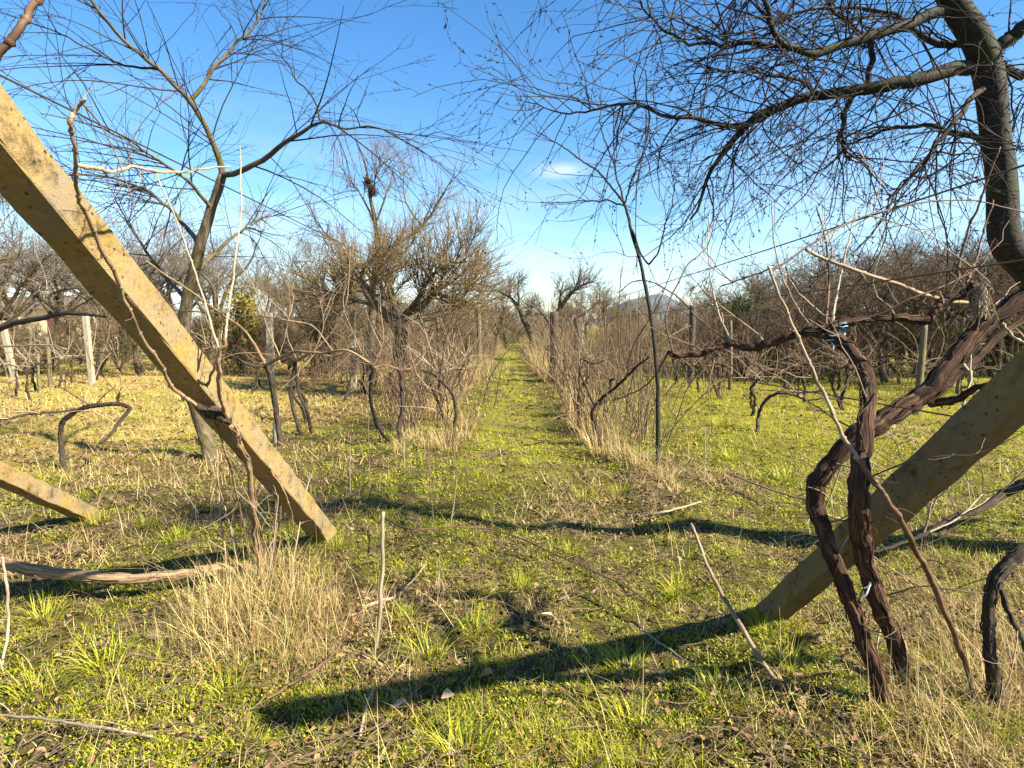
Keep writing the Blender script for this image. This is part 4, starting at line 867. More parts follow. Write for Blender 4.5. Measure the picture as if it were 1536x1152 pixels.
hand_vine('dark vine arm sweeping low behind the mossy slanting post', rb, [
    ('stem', 'dark_vine_bark', 9, .12, [(3.9, 4.1, -.05, .04), (3.6, 3.95, .3, .034)] + W_([(1540, 725, 3.6, .028), (1500, 745, 3.4, .022), (1470, 765, 3.3, .017), (1430, 775, 3.2, .013), (1390, 800, 3.1, .010), (1340, 820, 3.05, .008), (1310, 828, 3.0, .006)])),
    ('cane', 'cane', 5, 0, W_([(1385, 800, 3.1, .006), (1395, 770, 3.1, .0055), (1410, 735, 3.1, .004)])),
    ('cane', 'pale_cane', 5, 0, W_([(1395, 798, 3.1, .005), (1440, 775, 3.15, .005), (1475, 740, 3.25, .004)])),
])
# left: the vine lying on the ground and climbing the slanting post
root, res = hand_vine('tan peeling grapevine stem bowed low over the turf, rooted below the slanting post', G(392, 872), [
    ('stem', 'tan_vine_bark', 12, .12, [gpt(405, 880, .030, -.03)] + W_([(388, 858, 3.16, .020), (335, 852, 3.08, .022), (270, 862, 3.0, .025), (185, 868, 2.95, .026), (100, 862, 2.95, .027), (40, 852, 2.95, .028), (-30, 832, 2.95, .028), (-140, 800, 2.95, .031)])),
    ('stem', 'dark_vine_bark', 9, .14, [gpt(408, 880, .020, -.03)] + W_([(410, 862, 3.4, .022), (405, 850, 3.42, .020), (388, 850, 3.4, .016)])),
])
root, res = hand_vine('climbing grapevine with tan peeling stem and canes wound along the sunlit slanting post', G(388, 862), [
    ('stem', 'tan_vine_bark', 12, .16, [gpt(392, 866, .015, -.03)] + W_([(384, 800, 2.982, .013), (378, 745, 2.837, .013), (372, 700, 2.692, .013), (358, 665, 2.518, .014), (345, 638, 2.403, .015), (325, 622, 2.345, .015)])),
    ('knot', 'dark_vine_bark', 10, .3, W_([(345, 632, 2.364, .013), (328, 622, 2.335, .019), (310, 618, 2.306, .016), (294, 608, 2.277, .008)])),
    ('cane', 'tan_vine_bark', 8, .10, W_([(342, 632, 2.364, .010), (334, 600, 2.267, .010), (328, 560, 2.132, .009), (330, 530, 2.074, .008), (338, 508, 2.055, .007)])),
    ('cane', 'cane', 6, 0, W_([(294, 608, 2.277, .007), (258, 580, 2.161, .007), (240, 545, 2.036, .0066), (212, 505, 1.901, .0064), (190, 455, 1.756, .006), (172, 410, 1.659, .0056), (155, 380, 1.592, .0054), (130, 325, 1.486, .005), (117, 295, 1.428, .0048), (114, 245, 1.351, .0045), (108, 200, 1.302, .0044), (105, 178, 1.283, .004)])),
    ('cane', 'pale_cane', 6, 0, W_([(105, 182, 1.34, .004), (112, 168, 1.34, .004), (127, 147, 1.33, .003)])),
    ('cane', 'pale_cane', 6, 0, W_([(115, 248, 1.41, .005), (150, 254, 1.47, .0045), (170, 257, 1.52, .0045), (200, 250, 1.6, .004), (230, 256, 1.7, .004), (275, 258, 1.85, .0036), (310, 252, 1.98, .0032), (345, 250, 2.08, .003)])),
    ('cane', 'pale_cane', 6, 0, W_([(338, 508, 2.14, .0045), (342, 470, 2.2, .0045), (348, 430, 2.25, .004), (355, 370, 2.3, .0035), (362, 300, 2.4, .003), (360, 220, 2.5, .002)])),
    ('cane', 'pale_cane', 6, 0, W_([(328, 522, 2.15, .0045), (315, 480, 2.2, .004), (300, 430, 2.24, .0035), (285, 385, 2.28, .003), (260, 320, 2.3, .0028), (235, 260, 2.3, .002)])),
    ('cane', 'cane', 6, 0, W_([(310, 582, 2.28, .005), (320, 555, 2.2, .0048), (330, 533, 2.15, .004)])),
    ('cane', 'tan_vine_bark', 6, 0, W_([(360, 672, 2.62, .006), (385, 682, 2.7, .0055), (405, 705, 2.8, .005), (425, 735, 2.95, .0045), (437, 770, 3.1, .004), (440, 800, 3.2, .003)])),
    ('cane', 'cane', 5, 0, W_([(318, 625, 2.42, .005), (335, 670, 2.55, .0045), (350, 720, 2.7, .004), (365, 785, 2.9, .0035), (372, 830, 3.0, .0025)])),
    ('cane', 'red_cane', 6, 0, W_([(-30, 118, 1.22, .0075), (20, 55, 1.22, .0072), (52, 8, 1.24, .0066), (90, -50, 1.26, .005)])),
])
# canes trained along the left wire
hand_vine('grapevine with pale canes tied along the wire behind the slanting post', G(422, 668), [
    ('trunk', 'dark_vine_bark', 10, .15, [gpt(422, 672, .032)] + W_([(418, 640, 6.9, .03), (412, 600, 6.9, .028), (405, 565, 6.85, .026), (398, 545, 6.8, .024)])),
    ('trunk', 'pale_concrete', 8, .1, [gpt(412, 664, .04)] + W_([(414, 640, 7.1, .035), (416, 620, 7.1, .03), (417, 608, 7.1, .022)])),
    ('arm', 'tan_vine_bark', 8, .1, W_([(398, 548, 6.8, .02), (440, 528, 6.3, .016), (480, 530, 6.0, .014), (520, 525, 5.8, .013), (555, 545, 5.7, .012)])),
    ('arm', 'tan_vine_bark', 8, .1, W_([(398, 548, 6.8, .02), (370, 500, 6.5, .015), (330, 470, 6.0, .012), (290, 440, 5.4, .010), (220, 392, 4.8, .007)])),
    ('arm', 'dark_vine_bark', 7, .1, W_([(400, 550, 6.8, .018), (370, 545, 6.6, .014), (340, 530, 6.4, .010), (310, 520, 6.2, .006)])),
    ('cane', 'pale_cane', 5, 0, W_([(420, 535, 6.5, .009), (400, 490, 6.3, .008), (385, 440, 6.1, .007), (350, 380, 5.9, .005)])),
    ('cane', 'pale_cane', 5, 0, W_([(470, 528, 6.05, .008), (500, 495, 6.0, .007), (520, 450, 5.9, .006), (525, 380, 5.8, .004)])),
    ('cane', 'cane', 5, 0, W_([(500, 528, 5.9, .008), (470, 490, 5.8, .007), (430, 480, 5.7, .006), (380, 470, 5.6, .005)])),
])
def field_vine(label, bx, by, d, stems):
    return hand_vine(label, G(bx, by), stems)
# slender paired trunks
hand_vine('pair of thin dark vine stems side by side on shaded turf', G(455, 655), [
    ('stem', 'dark_vine_bark', 9, .12, [gpt(455, 656, .03)] + W_([(443, 625, 7.6, 0.0216), (436, 590, 7.6, 0.0200), (440, 560, 7.6, 0.0192), (443, 540, 7.6, 0.0160)])),
    ('stem', 'dark_vine_bark', 9, .12, [gpt(467, 652, .028)] + W_([(462, 620, 7.6, 0.0200), (448, 590, 7.6, 0.0184), (446, 565, 7.6, 0.0176), (444, 545, 7.6, 0.0160)])),
    ('arm', 'tan_vine_bark', 7, .1, W_([(443, 542, 7.6, .018), (470, 528, 7.4, .015), (500, 535, 7.2, .012), (530, 520, 7.1, .009)])),
    ('cane', 'cane', 5, 0, W_([(445, 540, 7.6, .009), (430, 500, 7.5, .008), (435, 460, 7.4, .006), (430, 400, 7.3, .004)])),
    ('cane', 'cane', 5, 0, W_([(470, 530, 7.4, .008), (485, 490, 7.4, .007), (480, 450, 7.3, .005)])),
])
hand_vine('curving vine with a dark knotted head on the wire before the apple tree', G(598, 668), [
    ('stem', 'dark_vine_bark', 10, .14, [gpt(600, 670, .032)] + W_([(575, 652, 6.9, 0.0224), (562, 625, 6.9, 0.0216), (556, 595, 6.9, 0.0224), (557, 570, 6.85, 0.0240), (559, 552, 6.8, 0.0256), (545, 535, 6.7, 0.0176), (525, 522, 6.6, 0.0128)])),
    ('stem', 'dark_vine_bark', 9, .13, [gpt(600, 668, .026)] + W_([(598, 640, 6.95, 0.0192), (603, 610, 6.95, 0.0192), (602, 580, 6.95, 0.0176), (598, 555, 6.9, 0.0160), (585, 548, 6.85, 0.0128)])),
    ('arm', 'tan_vine_bark', 7, .1, W_([(559, 552, 6.8, .014), (580, 548, 6.8, .012), (605, 555, 6.8, .010), (625, 548, 6.8, .007)])),
    ('cane', 'cane', 5, 0, W_([(545, 536, 6.7, .008), (530, 500, 6.6, .007), (515, 460, 6.5, .006), (520, 410, 6.4, .004)])),
    ('cane', 'cane', 5, 0, W_([(560, 550, 6.8, .008), (575, 510, 6.8, .007), (570, 460, 6.8, .005)])),
])
hand_vine('vine with two hooped arms in a tuft of straw beside the path', G(676, 672), [
    ('stem', 'dark_vine_bark', 9, .13, [gpt(678, 674, .03)] + W_([(682, 645, 6.9, 0.0208), (684, 615, 6.9, 0.0200), (678, 590, 6.85, 0.0192), (662, 572, 6.8, 0.0176), (648, 560, 6.8, 0.0144), (630, 555, 6.8, 0.0096)])),
    ('stem', 'dark_vine_bark', 9, .13, [gpt(672, 670, .024)] + W_([(668, 640, 7.0, 0.0160), (660, 610, 7.0, 0.0152), (650, 585, 7.0, 0.0144), (644, 565, 7.0, 0.0128)])),
    ('arm', 'dark_vine_bark', 8, .12, W_([(676, 588, 6.85, 0.0112), (690, 572, 6.9, 0.0088), (700, 550, 6.95, 0.0064)])),
    ('cane', 'pale_cane', 5, 0, W_([(640, 590, 6.8, .007), (655, 570, 6.75, .006), (672, 552, 6.7, .004)])),
    ('cane', 'red_cane', 5, 0, W_([(650, 562, 6.8, .007), (640, 520, 6.8, .006), (632, 470, 6.8, .004)])),
    ('cane', 'red_cane', 5, 0, W_([(648, 600, 6.9, .006), (635, 625, 6.8, .005), (628, 660, 6.8, .004)])),
])
hand_vine('vine with dark hooked arms rising from straw near the young tree', G(905, 672), [
    ('stem', 'dark_vine_bark', 10, .14, [gpt(908, 675, .03)] + W_([(895, 640, 6.9, 0.0208), (888, 620, 6.85, 0.0208), (900, 600, 6.8, 0.0192), (930, 575, 6.6, 0.0160), (955, 550, 6.4, 0.0136), (975, 535, 6.2, 0.0104)])),
    ('stem', 'dark_vine_bark', 9, .14, [gpt(872, 642, .028)] + W_([(868, 620, 7.8, 0.0208), (868, 590, 7.8, 0.0208), (878, 573, 7.8, 0.0192), (882, 575, 7.7, 0.0144)])),
    ('arm', 'dark_vine_bark', 8, .14, W_([(892, 610, 6.9, 0.0144), (880, 580, 7.1, 0.0128), (870, 555, 7.2, 0.0128), (872, 538, 7.2, 0.0120), (890, 545, 7.2, 0.0112), (908, 540, 7.2, 0.0072)])),
    ('cane', 'red_cane', 5, 0, W_([(940, 566, 6.5, .009), (950, 520, 6.4, .008), (985, 460, 6.2, .006), (1010, 400, 6.0, .004)])),
    ('cane', 'red_cane', 5, 0, W_([(925, 578, 6.6, .008), (930, 540, 6.6, .007), (928, 480, 6.6, .006), (932, 400, 6.6, .004)])),
    ('cane', 'cane', 5, 0, W_([(890, 545, 7.2, .007), (905, 510, 7.1, .006), (900, 470, 7.0, .005)])),
    ('cane', 'red_cane', 5, 0, W_([(900, 602, 6.8, .007), (860, 618, 6.6, .006), (820, 632, 6.3, .005), (780, 660, 6.0, .003)])),
])
hand_vine('low dark vine bent like a hook over bright green turf', G(1137, 646), [
    ('stem', 'dark_vine_bark', 10, .13, [gpt(1136, 650, .032)] + W_([(1137, 630, 7.9, 0.0224), (1143, 608, 7.8, 0.0208), (1158, 593, 7.7, 0.0208), (1180, 590, 7.6, 0.0144), (1210, 600, 7.5, 0.0104), (1245, 598, 7.4, 0.0072), (1290, 612, 7.3, 0.0048)])),
    ('arm', 'dark_vine_bark', 7, .12, W_([(1160, 592, 7.7, 0.0120), (1180, 580, 7.7, 0.0096), (1200, 560, 7.7, 0.0064)])),
    ('cane', 'red_cane', 5, 0, W_([(1212, 600, 7.5, .006), (1225, 630, 7.4, .005), (1240, 665, 7.3, .003)])),
    ('cane', 'red_cane', 5, 0, W_([(1180, 590, 7.6, .006), (1200, 540, 7.6, .005), (1195, 480, 7.6, .004)])),
])
hand_vine('low T-shaped pruned vine alone on the yellow turf beside the short leaning post', G(95, 700), [
    ('trunk', 'dark_vine_bark', 10, .13, [gpt(95, 703, .032)] + W_([(93, 670, 5.9, 0.0240), (92, 640, 5.9, 0.0240), (102, 625, 5.9, 0.0240), (125, 612, 5.9, 0.0224), (150, 608, 5.9, 0.0200), (178, 606, 5.9, 0.0192), (196, 612, 5.88, 0.0160)])),
    ('arm', 'dark_vine_bark', 9, .13, W_([(196, 612, 5.88, 0.0176), (180, 632, 5.8, 0.0168), (165, 652, 5.7, 0.0160), (150, 665, 5.6, 0.0136)])),
    ('arm', 'dark_vine_bark', 8, .13, W_([(120, 614, 5.9, 0.0128), (80, 618, 5.85, 0.0096), (40, 622, 5.8, 0.0088), (10, 628, 5.75, 0.0080), (-40, 630, 5.7, 0.0056)])),
    ('stub', 'dark_vine_bark', 8, .2, W_([(176, 606, 5.9, 0.0144), (178, 595, 5.9, 0.0120), (180, 588, 5.9, 0.0064)])),
    ('cane', 'red_cane', 5, 0, W_([(138, 610, 5.9, .007), (110, 592, 5.9, .006), (80, 575, 5.9, .004)])),
    ('cane', 'red_cane', 5, 0, W_([(142, 608, 5.9, .007), (160, 590, 5.9, .005), (175, 578, 5.9, .003)])),
])
hand_vine('vine with a long pale cane held over the turf near the tangle of dry canes', G(-30, 640), [
    ('trunk', 'dark_vine_bark', 9, .13, [gpt(-30, 645, .03)] + W_([(-30, 590, 7.5, .03), (-28, 540, 7.5, .03), (-20, 505, 7.4, .036), (20, 485, 7.2, .036), (60, 478, 7.0, .032), (95, 470, 6.9, .026), (140, 473, 6.8, .018), (160, 476, 6.8, .008)])),
    ('arm', 'dark_vine_bark', 8, .1, W_([(92, 470, 6.9, .016), (75, 455, 6.9, .014), (78, 440, 6.9, .011), (110, 432, 6.9, .007)])),
    ('arm', 'dark_vine_bark', 8, .1, W_([(98, 470, 6.9, .012), (120, 458, 6.9, .009), (150, 440, 6.8, .005)])),
    ('cane', 'pale_cane', 6, 0, W_([(-25, 500, 6.6, .012), (10, 483, 6.3, .012), (40, 462, 6.1, .010), (55, 448, 6.0, .006)])),
    ('cane', 'pale_cane', 6, 0, W_([(-28, 520, 6.8, .010), (20, 519, 6.6, .010), (75, 518, 6.4, .009), (100, 524, 6.3, .006)])),
    ('cane', 'cane', 5, 0, W_([(-20, 515, 7.4, .009), (5, 545, 7.2, .008), (15, 585, 7.0, .006), (25, 600, 6.9, .004)])),
])
# ------------------------------------------------------------------ sticks, stalks, fallen branches
def stick(nm, pts, m, label, cat, group=None, sides=7, rough=.06, twigs=0):
    mb = MB(); p, r = spline(pts, 8 * len(pts), .002, len(label)); mb.tubes(p, r, sides, rough=rough, seed=len(label), cap=True)
    if twigs: t = grow(p[None], r[None], twigs, (.03, .15), (35, 75), 5, .0025, .001, wig=.2, t0=.1); mb.tubes(*t, 3)
    return tag(mb.build(nm, m), label, cat, group)
stick('stick', [gpt(1262, 1150, .010, -.02)] + W_([(1200, 1072, 2.05, .0105), (1148, 1000, 2.2, .0098), (1095, 912, 2.42, .009), (1062, 850, 2.58, .0082), (1036, 785, 2.72, .007)]), 'cane', 'long pale stick slanting out of the mossy turf near the foot of the mossy post', 'stick', twigs=3)
stick('stake', [gpt(553, 1040, .008, -.05)] + W_([(560, 1000, 2.42, .0085), (570, 920, 2.38, .0085), (573, 850, 2.36, .008), (575, 768, 2.34, .0075)]), 'pale_cane', 'thin straight pale stake standing upright in the turf before the straw', 'stake')
stick('stick', [gpt(522, 928, .009, .01), gpt(560, 910, .008, .015), gpt(600, 897, .006, .025), gpt(640, 858, .003, .05)], 'pale_cane', 'bleached forked twig lying behind the upright pale stake', 'stick', twigs=4)
stick('stick', [gpt(400, 1052, .007, .01), gpt(450, 1030, .007, .03), gpt(495, 1005, .006, .05), gpt(520, 985, .004, .09)], 'red_cane', 'thin dark twig lying in the straw below the upright pale stake', 'stick', twigs=2)
stick('stick', [gpt(-10, 1090, .005, .04), gpt(60, 1098, .005, .05), gpt(140, 1112, .005, .05), gpt(230, 1118, .004, .03)], 'pale_cane', 'long thin pale stem lying across the litter, bent at one end', 'stick')
stick('stick', [gpt(575, 800, .006, .1)] + W_([(620, 795, 3.3, .005), (690, 790, 3.6, .005), (760, 800, 3.6, .0045), (840, 835, 3.3, .004), (930, 875, 3.0, .004), (1000, 920, 2.85, .003)]), 'red_cane', 'long thin bramble cane arching low across the open turf', 'stick', twigs=3)
stick('stick', [gpt(960, 780, .008, .02), gpt(1000, 775, .008, .04), gpt(1052, 765, .006, .06)], 'pale_cane', 'short pale stick lying at the top of the slanting pale stick', 'stick', twigs=4)
stick('stick', [gpt(1090, 722, .006, .08), gpt(1150, 752, .007, .10), gpt(1210, 775, .006, .12), gpt(1240, 790, .004, .1)], 'cane', 'thin dry cane lying toward the knee of the big gnarled vine', 'stick', twigs=6)
stick('stick', [gpt(960, 960, .004, .05), gpt(1000, 985, .004, .04), gpt(1040, 1010, .003, .03)], 'pale_cane', 'fine straw stem lying across the shaded moss', 'stick')
stick('stick', [gpt(540, 1110, .006, .01), gpt(548, 1075, .006, .02), gpt(560, 1045, .005, .04)], 'pale_cane', 'short pale peg lying at the foot of the upright pale stake', 'stick')
stick('stick', [gpt(0, 1010, .006, -.02)] + W_([(12, 940, 2.5, .006), (10, 880, 2.5, .006), (3, 835, 2.5, .005)]), 'pale_cane', 'pale crooked stalk standing in front of the bowed tan stem', 'stalk', twigs=2)
SG = 'dry stalks standing in the turf'
for k, (bx, by, tx, ty, d) in enumerate(((652, 800, 641, 640, 4.0), (674, 790, 678, 660, 4.1), (525, 740, 526, 655, 5.0), (555, 730, 552, 600, 5.2), (606, 700, 604, 640, 5.8), (300, 770, 250, 680, 4.0), (420, 790, 425, 690, 4.0), (655, 905, 660, 830, 3.0), (1055, 730, 1058, 640, 5.3), (1290, 1000, 1300, 880, 2.4), (1300, 1010, 1312, 870, 2.4))):
    b = G(bx, by); t = P(tx, ty, b[1] + .05); m = (b + t) / 2 + RNG.normal(0, .02, 3)
    stick('dry_stalk', [(b[0], b[1], b[2] - .03, .0045), (*m, .004), (*t, .002)], 'pale_cane' if k % 3 else 'cane', 'thin dry stalk standing upright in the open turf', 'stalk', SG, 5, 0, 3)
# loose slash under the right vine, above the ground
for k in range(10):
    a = G(RNG.uniform(1240, 1536), RNG.uniform(780, 1000)); e = a + np.array([RNG.normal(0, .3), RNG.normal(0, .3), RNG.uniform(.0, .22)])
    mdl = (a + e) / 2 + [0, 0, .07]
    stick('vine_pruning', [(a[0], a[1], a[2] - .01, .004), (*mdl, .0038), (*e, .002)], ['cane', 'red_cane', 'pale_cane'][k % 3], 'thin cut vine cane lying in the straw behind the big gnarled vine', 'cane', 'cut canes behind the big gnarled vine', 5, 0, 4)
for k in range(9):
    a = G(RNG.uniform(330, 450), RNG.uniform(830, 900)); e = a + np.array([RNG.normal(0, .12), RNG.normal(-.05, .12), RNG.uniform(.3, .75)])
    mdl = (a + e) / 2 + RNG.normal(0, .03, 3)
    stick('dry_stalk', [(a[0], a[1], a[2] - .02, .004), (*mdl, .0035), (*e, .0018)], ['pale_cane', 'cane'][k % 2], 'thin dry stalk at the root of the climbing vine', 'stalk', 'dry stalks at the root of the climbing vine', 5, 0, 4)

# ------------------------------------------------------------------ dry grass tufts
def straw_cols(g, n, dark=0.0):
    a = np.array([.50, .36, .15]); b = np.array([.68, .54, .27]); c = np.array([.27, .17, .07])
    t = g.random((n, 1)); u = (g.random((n, 1)) < .22 + dark)
    return np.where(u, c * g.uniform(.7, 1.3, (n, 1)), a + (b - a) * t)
def blades(g, base, L, lean, az, wd, curl, nseg):
    """bent blades: base (n,3)"""
    n = len(base); t = np.linspace(0, 1, nseg)
    th = lean[:, None] + curl[:, None] * t[None] ** 1.3
    st = (L / (nseg - 1))[:, None]
    r = np.cumsum(np.concatenate([np.zeros((n, 1)), np.sin(th[:, 1:]) * st], 1), 1); z = np.cumsum(np.concatenate([np.zeros((n, 1)), np.cos(th[:, 1:]) * st], 1), 1)
    Pn = np.stack([base[:, 0:1] + r * np.cos(az)[:, None], base[:, 1:2] + r * np.sin(az)[:, None], base[:, 2:3] + z], -1)
    side = np.stack([-np.sin(az), np.cos(az), np.zeros(n)], -1)
    tw = g.normal(0, .5, n)[:, None]; side = side + np.stack([np.cos(az), np.sin(az), np.zeros(n)], -1) * tw; side /= np.linalg.norm(side, axis=1, keepdims=True)
    W = wd[:, None] * np.maximum(.12, 1 - t[None] ** 1.6)
    return Pn, W, side
def proto_tuft(seed, n, h, rad, wd, green=.08, dark=0.0, lean=.3):
    g = np.random.default_rng(seed); mb = MB()
    rr = rad * np.sqrt(g.random(n)); a = g.uniform(0, 6.283, n); base = np.stack([rr * np.cos(a), rr * np.sin(a), np.full(n, -.02)], -1)
    Pn, Wd, sd = blades(g, base, g.uniform(.25, 1.2, n) * h, np.abs(g.normal(.1, lean, n)), a + g.normal(0, 1.3, n), wd * g.uniform(.6, 1.3, n), g.uniform(.1, 3.0, n) * g.random(n), 6)
    col = straw_cols(g, n, dark); gm_ = g.random(n) < green; col[gm_] = np.array([.14, .19, .03]) * g.uniform(.7, 1.4, (gm_.sum(), 1))
    mb.strips(Pn, Wd, sd, col); o = mb.build('dry_grass_tuft', 'straw'); tag(o, 'x', 'grass tuft'); return o
TN = [proto_tuft(500 + k, 420, .27, .26, .0030, .18, .28, .85) for k in range(3)]        # near
TF = [proto_tuft(520 + k, 120, .80, .26, .009, .05, .12, .38) for k in range(3)]             # tall, along the rows
g = np.random.default_rng(606)
BG, RG = 'straw tufts at the root of the climbing vine', 'straw tufts round the feet of the twisted vines'
for pxx, pyy, s in ((390, 900, 1.0), (360, 935, 1.0), (420, 930, .95), (330, 905, .85), (440, 965, .8), (375, 980, .85), (470, 920, .7), (300, 960, .7), (430, 1010, .6), (400, 865, .9)):
    q = G(pxx, pyy); place(TN[int(g.integers(3))], q[0], q[1], g.uniform(0, 6.3), s, 'bleached straw tuft in the heap at the root of the climbing vine', BG)
for pxx, pyy, s in ((1430, 1060, .8), (1500, 1000, .85), (1390, 1000, .6), (1460, 960, .7), (1535, 1060, .95), (1400, 1110, .7), (1480, 1120, .8), (1560, 930, .9), (1440, 900, .6), (1350, 950, .5), (1520, 880, .7), (1420, 850, .6), (1380, 900, .5)):
    q = G(pxx, pyy); place(TN[int(g.integers(3))], q[0], q[1], g.uniform(0, 6.3), s, 'golden straw tuft round the feet of the twisted vines', RG)
for pxx, pyy, s in ((905, 680, .62), (885, 665, .55), (930, 690, .45), (870, 640, .7), (865, 620, .7), (895, 650, .6), (920, 660, .5), (1000, 720, .35), (960, 700, .35)):
    q = G(pxx, pyy); place(TF[int(g.integers(3))], q[0], q[1], g.uniform(0, 6.3), s, 'pale straw tuft at the vine with dark hooked arms', 'straw tufts at the vine with hooked arms')
for pxx, pyy, s in ((676, 676, .5), (660, 668, .45), (692, 660, .5), (640, 672, .4), (620, 660, .35), (600, 676, .35), (700, 640, .5)):
    q = G(pxx, pyy); place(TF[int(g.integers(3))], q[0], q[1], g.uniform(0, 6.3), s, 'pale straw tuft at the vine with two hooped arms', 'straw tufts at the vine with hooped arms')
for y in np.concatenate([np.arange(8.2, 20, .42), np.arange(20, 38, .8)]):
    for xr, nm in ((-1.05, 'slim brown post'), (1.2, 'thick dark post')):
        if vnoise(xr * 9, y, 1.1) < .33: continue
        place(TF[int(g.integers(3))], xr + g.normal(0, .2), y + g.normal(0, .2), g.uniform(0, 6.3), (.55 + .55 * min(1, max(0, (y - 9) / 6))) * g.uniform(.6, 1.25), 'tall bleached straw tuft in the row with the %s' % nm, 'straw tufts of the row with the %s' % nm)

# ------------------------------------------------------------------ turf, moss, dead leaves: what nobody could count
def scatter(g, n, d0, d1, spread=1.12, pw=1.0):
    d = d0 * (d1 / d0) ** (g.random(n) ** pw); x = g.uniform(-spread, spread, n) * (d * .86 + .5); return x, d
def patch(x, y):                        # where it is green (1) and where litter and straw lie (0)
    a = vnoise(x, y, .75) * .5 + vnoise(x + 40, y, .28) * .3 + vnoise(x, y + 70, 2.3) * .35
    a = (a - .37) / .22
    a += .5 * np.exp(-((x - .1) / .5) ** 2) * (y > 4) + .35 * np.clip((x - 1.7), 0, 1) * (y > 3.6)
    a -= .55 * np.exp(-(((x + 1.25) / .7) ** 2 + ((y - 2.7) / 1.0) ** 2)) + .4 * np.clip(-x - 1.6, 0, 1) * (y > 4.5)
    a -= .6 * np.exp(-(((x + .5) / .45) ** 2 + ((y - 3.45) / .55) ** 2)) + .5 * np.exp(-(((x + 2.3) / .8) ** 2 + ((y - 4.9) / .6) ** 2)) + .5 * np.exp(-(((x - 1.7) / .5) ** 2 + ((y - 2.6) / .5) ** 2))
    a += .35 * np.exp(-(((x - .3) / .8) ** 2 + ((y - 2.2) / .7) ** 2))
    return np.clip(a, 0, 1)
g = np.random.default_rng(909)
def clump(x, y, o=0.0): return np.clip((vnoise(x + o, y, .15) * .55 + vnoise(x + 5 + o, y, .06) * .45 - .33) * 4.0, .06, 1)
GY, GG, GD = np.array([.54, .48, .05]), np.array([.28, .33, .02]), np.array([.07, .12, .016])
def grass_cols(g, n):
    t = g.random((n, 1)); u = g.random((n, 1)); c = GG + (GY - GG) * t; return np.where(u < .18, GD * g.uniform(.8, 1.4, (n, 1)), c)
# green blades
x, d = scatter(g, 420000, 1.15, 34); k = g.random(len(x)) < (patch(x, d) * 1.0 + .05) * np.where(d < 9, clump(x, d), 1); x, d = x[k], d[k]; n = len(x)
f = np.clip(d / 3.2, 1, 6); tuf = .5 * vnoise(x, d, .19) + .5 * vnoise(x, d + 7, .07)
base = np.stack([x, d, gz(x, d) - .004], -1)
L = g.uniform(.02, .055, n) * (.45 + 2.6 * tuf ** 3) * (1 + .10 * (f - 1))
Pn, Wd, sd = blades(g, base, L, np.abs(g.normal(.3, .3, n)), g.uniform(0, 6.283, n), .0030 * f * g.uniform(.6, 1.3, n), g.uniform(.1, 1.5, n), 3)
mb = MB(); mb.strips(Pn, Wd, sd, grass_cols(g, n)); tag(mb.build('short_grass', 'grass'), 'short yellow-green grass over the whole vineyard floor', 'grass', kind='stuff')
# dry blades, mostly lying
x, d = scatter(g, 300000, 1.15, 34); p_ = patch(x, d); west_ = np.clip((-x - 2.0) * .5, 0, 1) * (d > 4.8)
k = g.random(len(x)) < np.clip((1 - p_) * .85 + .15 + west_ * .5, 0, 1) * np.where(d < 9, clump(x, d, 31.0), 1); x, d = x[k], d[k]; n = len(x); f = np.clip(d / 3.2, 1, 6)
base = np.stack([x, d, gz(x, d) + .002], -1)
Pn, Wd, sd = blades(g, base, g.uniform(.03, .10, n) * np.where(g.random(n) < .12, 2.2, 1) * (1 + .08 * (f - 1)), np.abs(g.normal(.95, .4, n)).clip(0, 1.45), g.uniform(0, 6.283, n), .0024 * f * g.uniform(.6, 1.3, n), g.uniform(-.1, .7, n), 3)
mb = MB(); mb.strips(Pn, Wd, sd, straw_cols(g, n, .08)); tag(mb.build('dry_grass', 'straw'), 'bleached dry grass lying flat between the green patches', 'grass', kind='stuff')
# moss and small weeds: tiny rounded leaflets close to the ground
x, d = scatter(g, 300000, 1.15, 8.0); k = g.random(len(x)) < np.clip(patch(x, d) * 1.2 - .12, 0, 1) * clump(x, d); x, d = x[k], d[k]; n = len(x); f = np.clip(d / 3.0, 1, 2.0)
base = np.stack([x, d, gz(x, d) + .034 * vnoise(x, d, .10) * g.random(n)], -1)
az = g.uniform(0, 6.283, n); el = g.uniform(.0, .9, n); L = g.uniform(.005, .011, n) * f
dr = np.stack([np.cos(az) * np.cos(el), np.sin(az) * np.cos(el), np.sin(el)], -1); sd = np.stack([-np.sin(az), np.cos(az), g.normal(0, .3, n)], -1)
Pn = base[:, None] + dr[:, None] * np.array([0, .55, 1])[None, :, None] * L[:, None, None]
c0, c1 = np.array([.24, .28, .016]), np.array([.46, .42, .028]); col = c0 + (c1 - c0) * g.random((n, 1)); u = g.random(n) < .2; col[u] = [.05, .12, .02]
mb = MB(); mb.strips(Pn, L[:, None] * np.array([.3, .75, .25])[None], sd, col); tag(mb.build('moss', 'grass'), 'golden green moss and small weeds in patches', 'moss', kind='stuff')
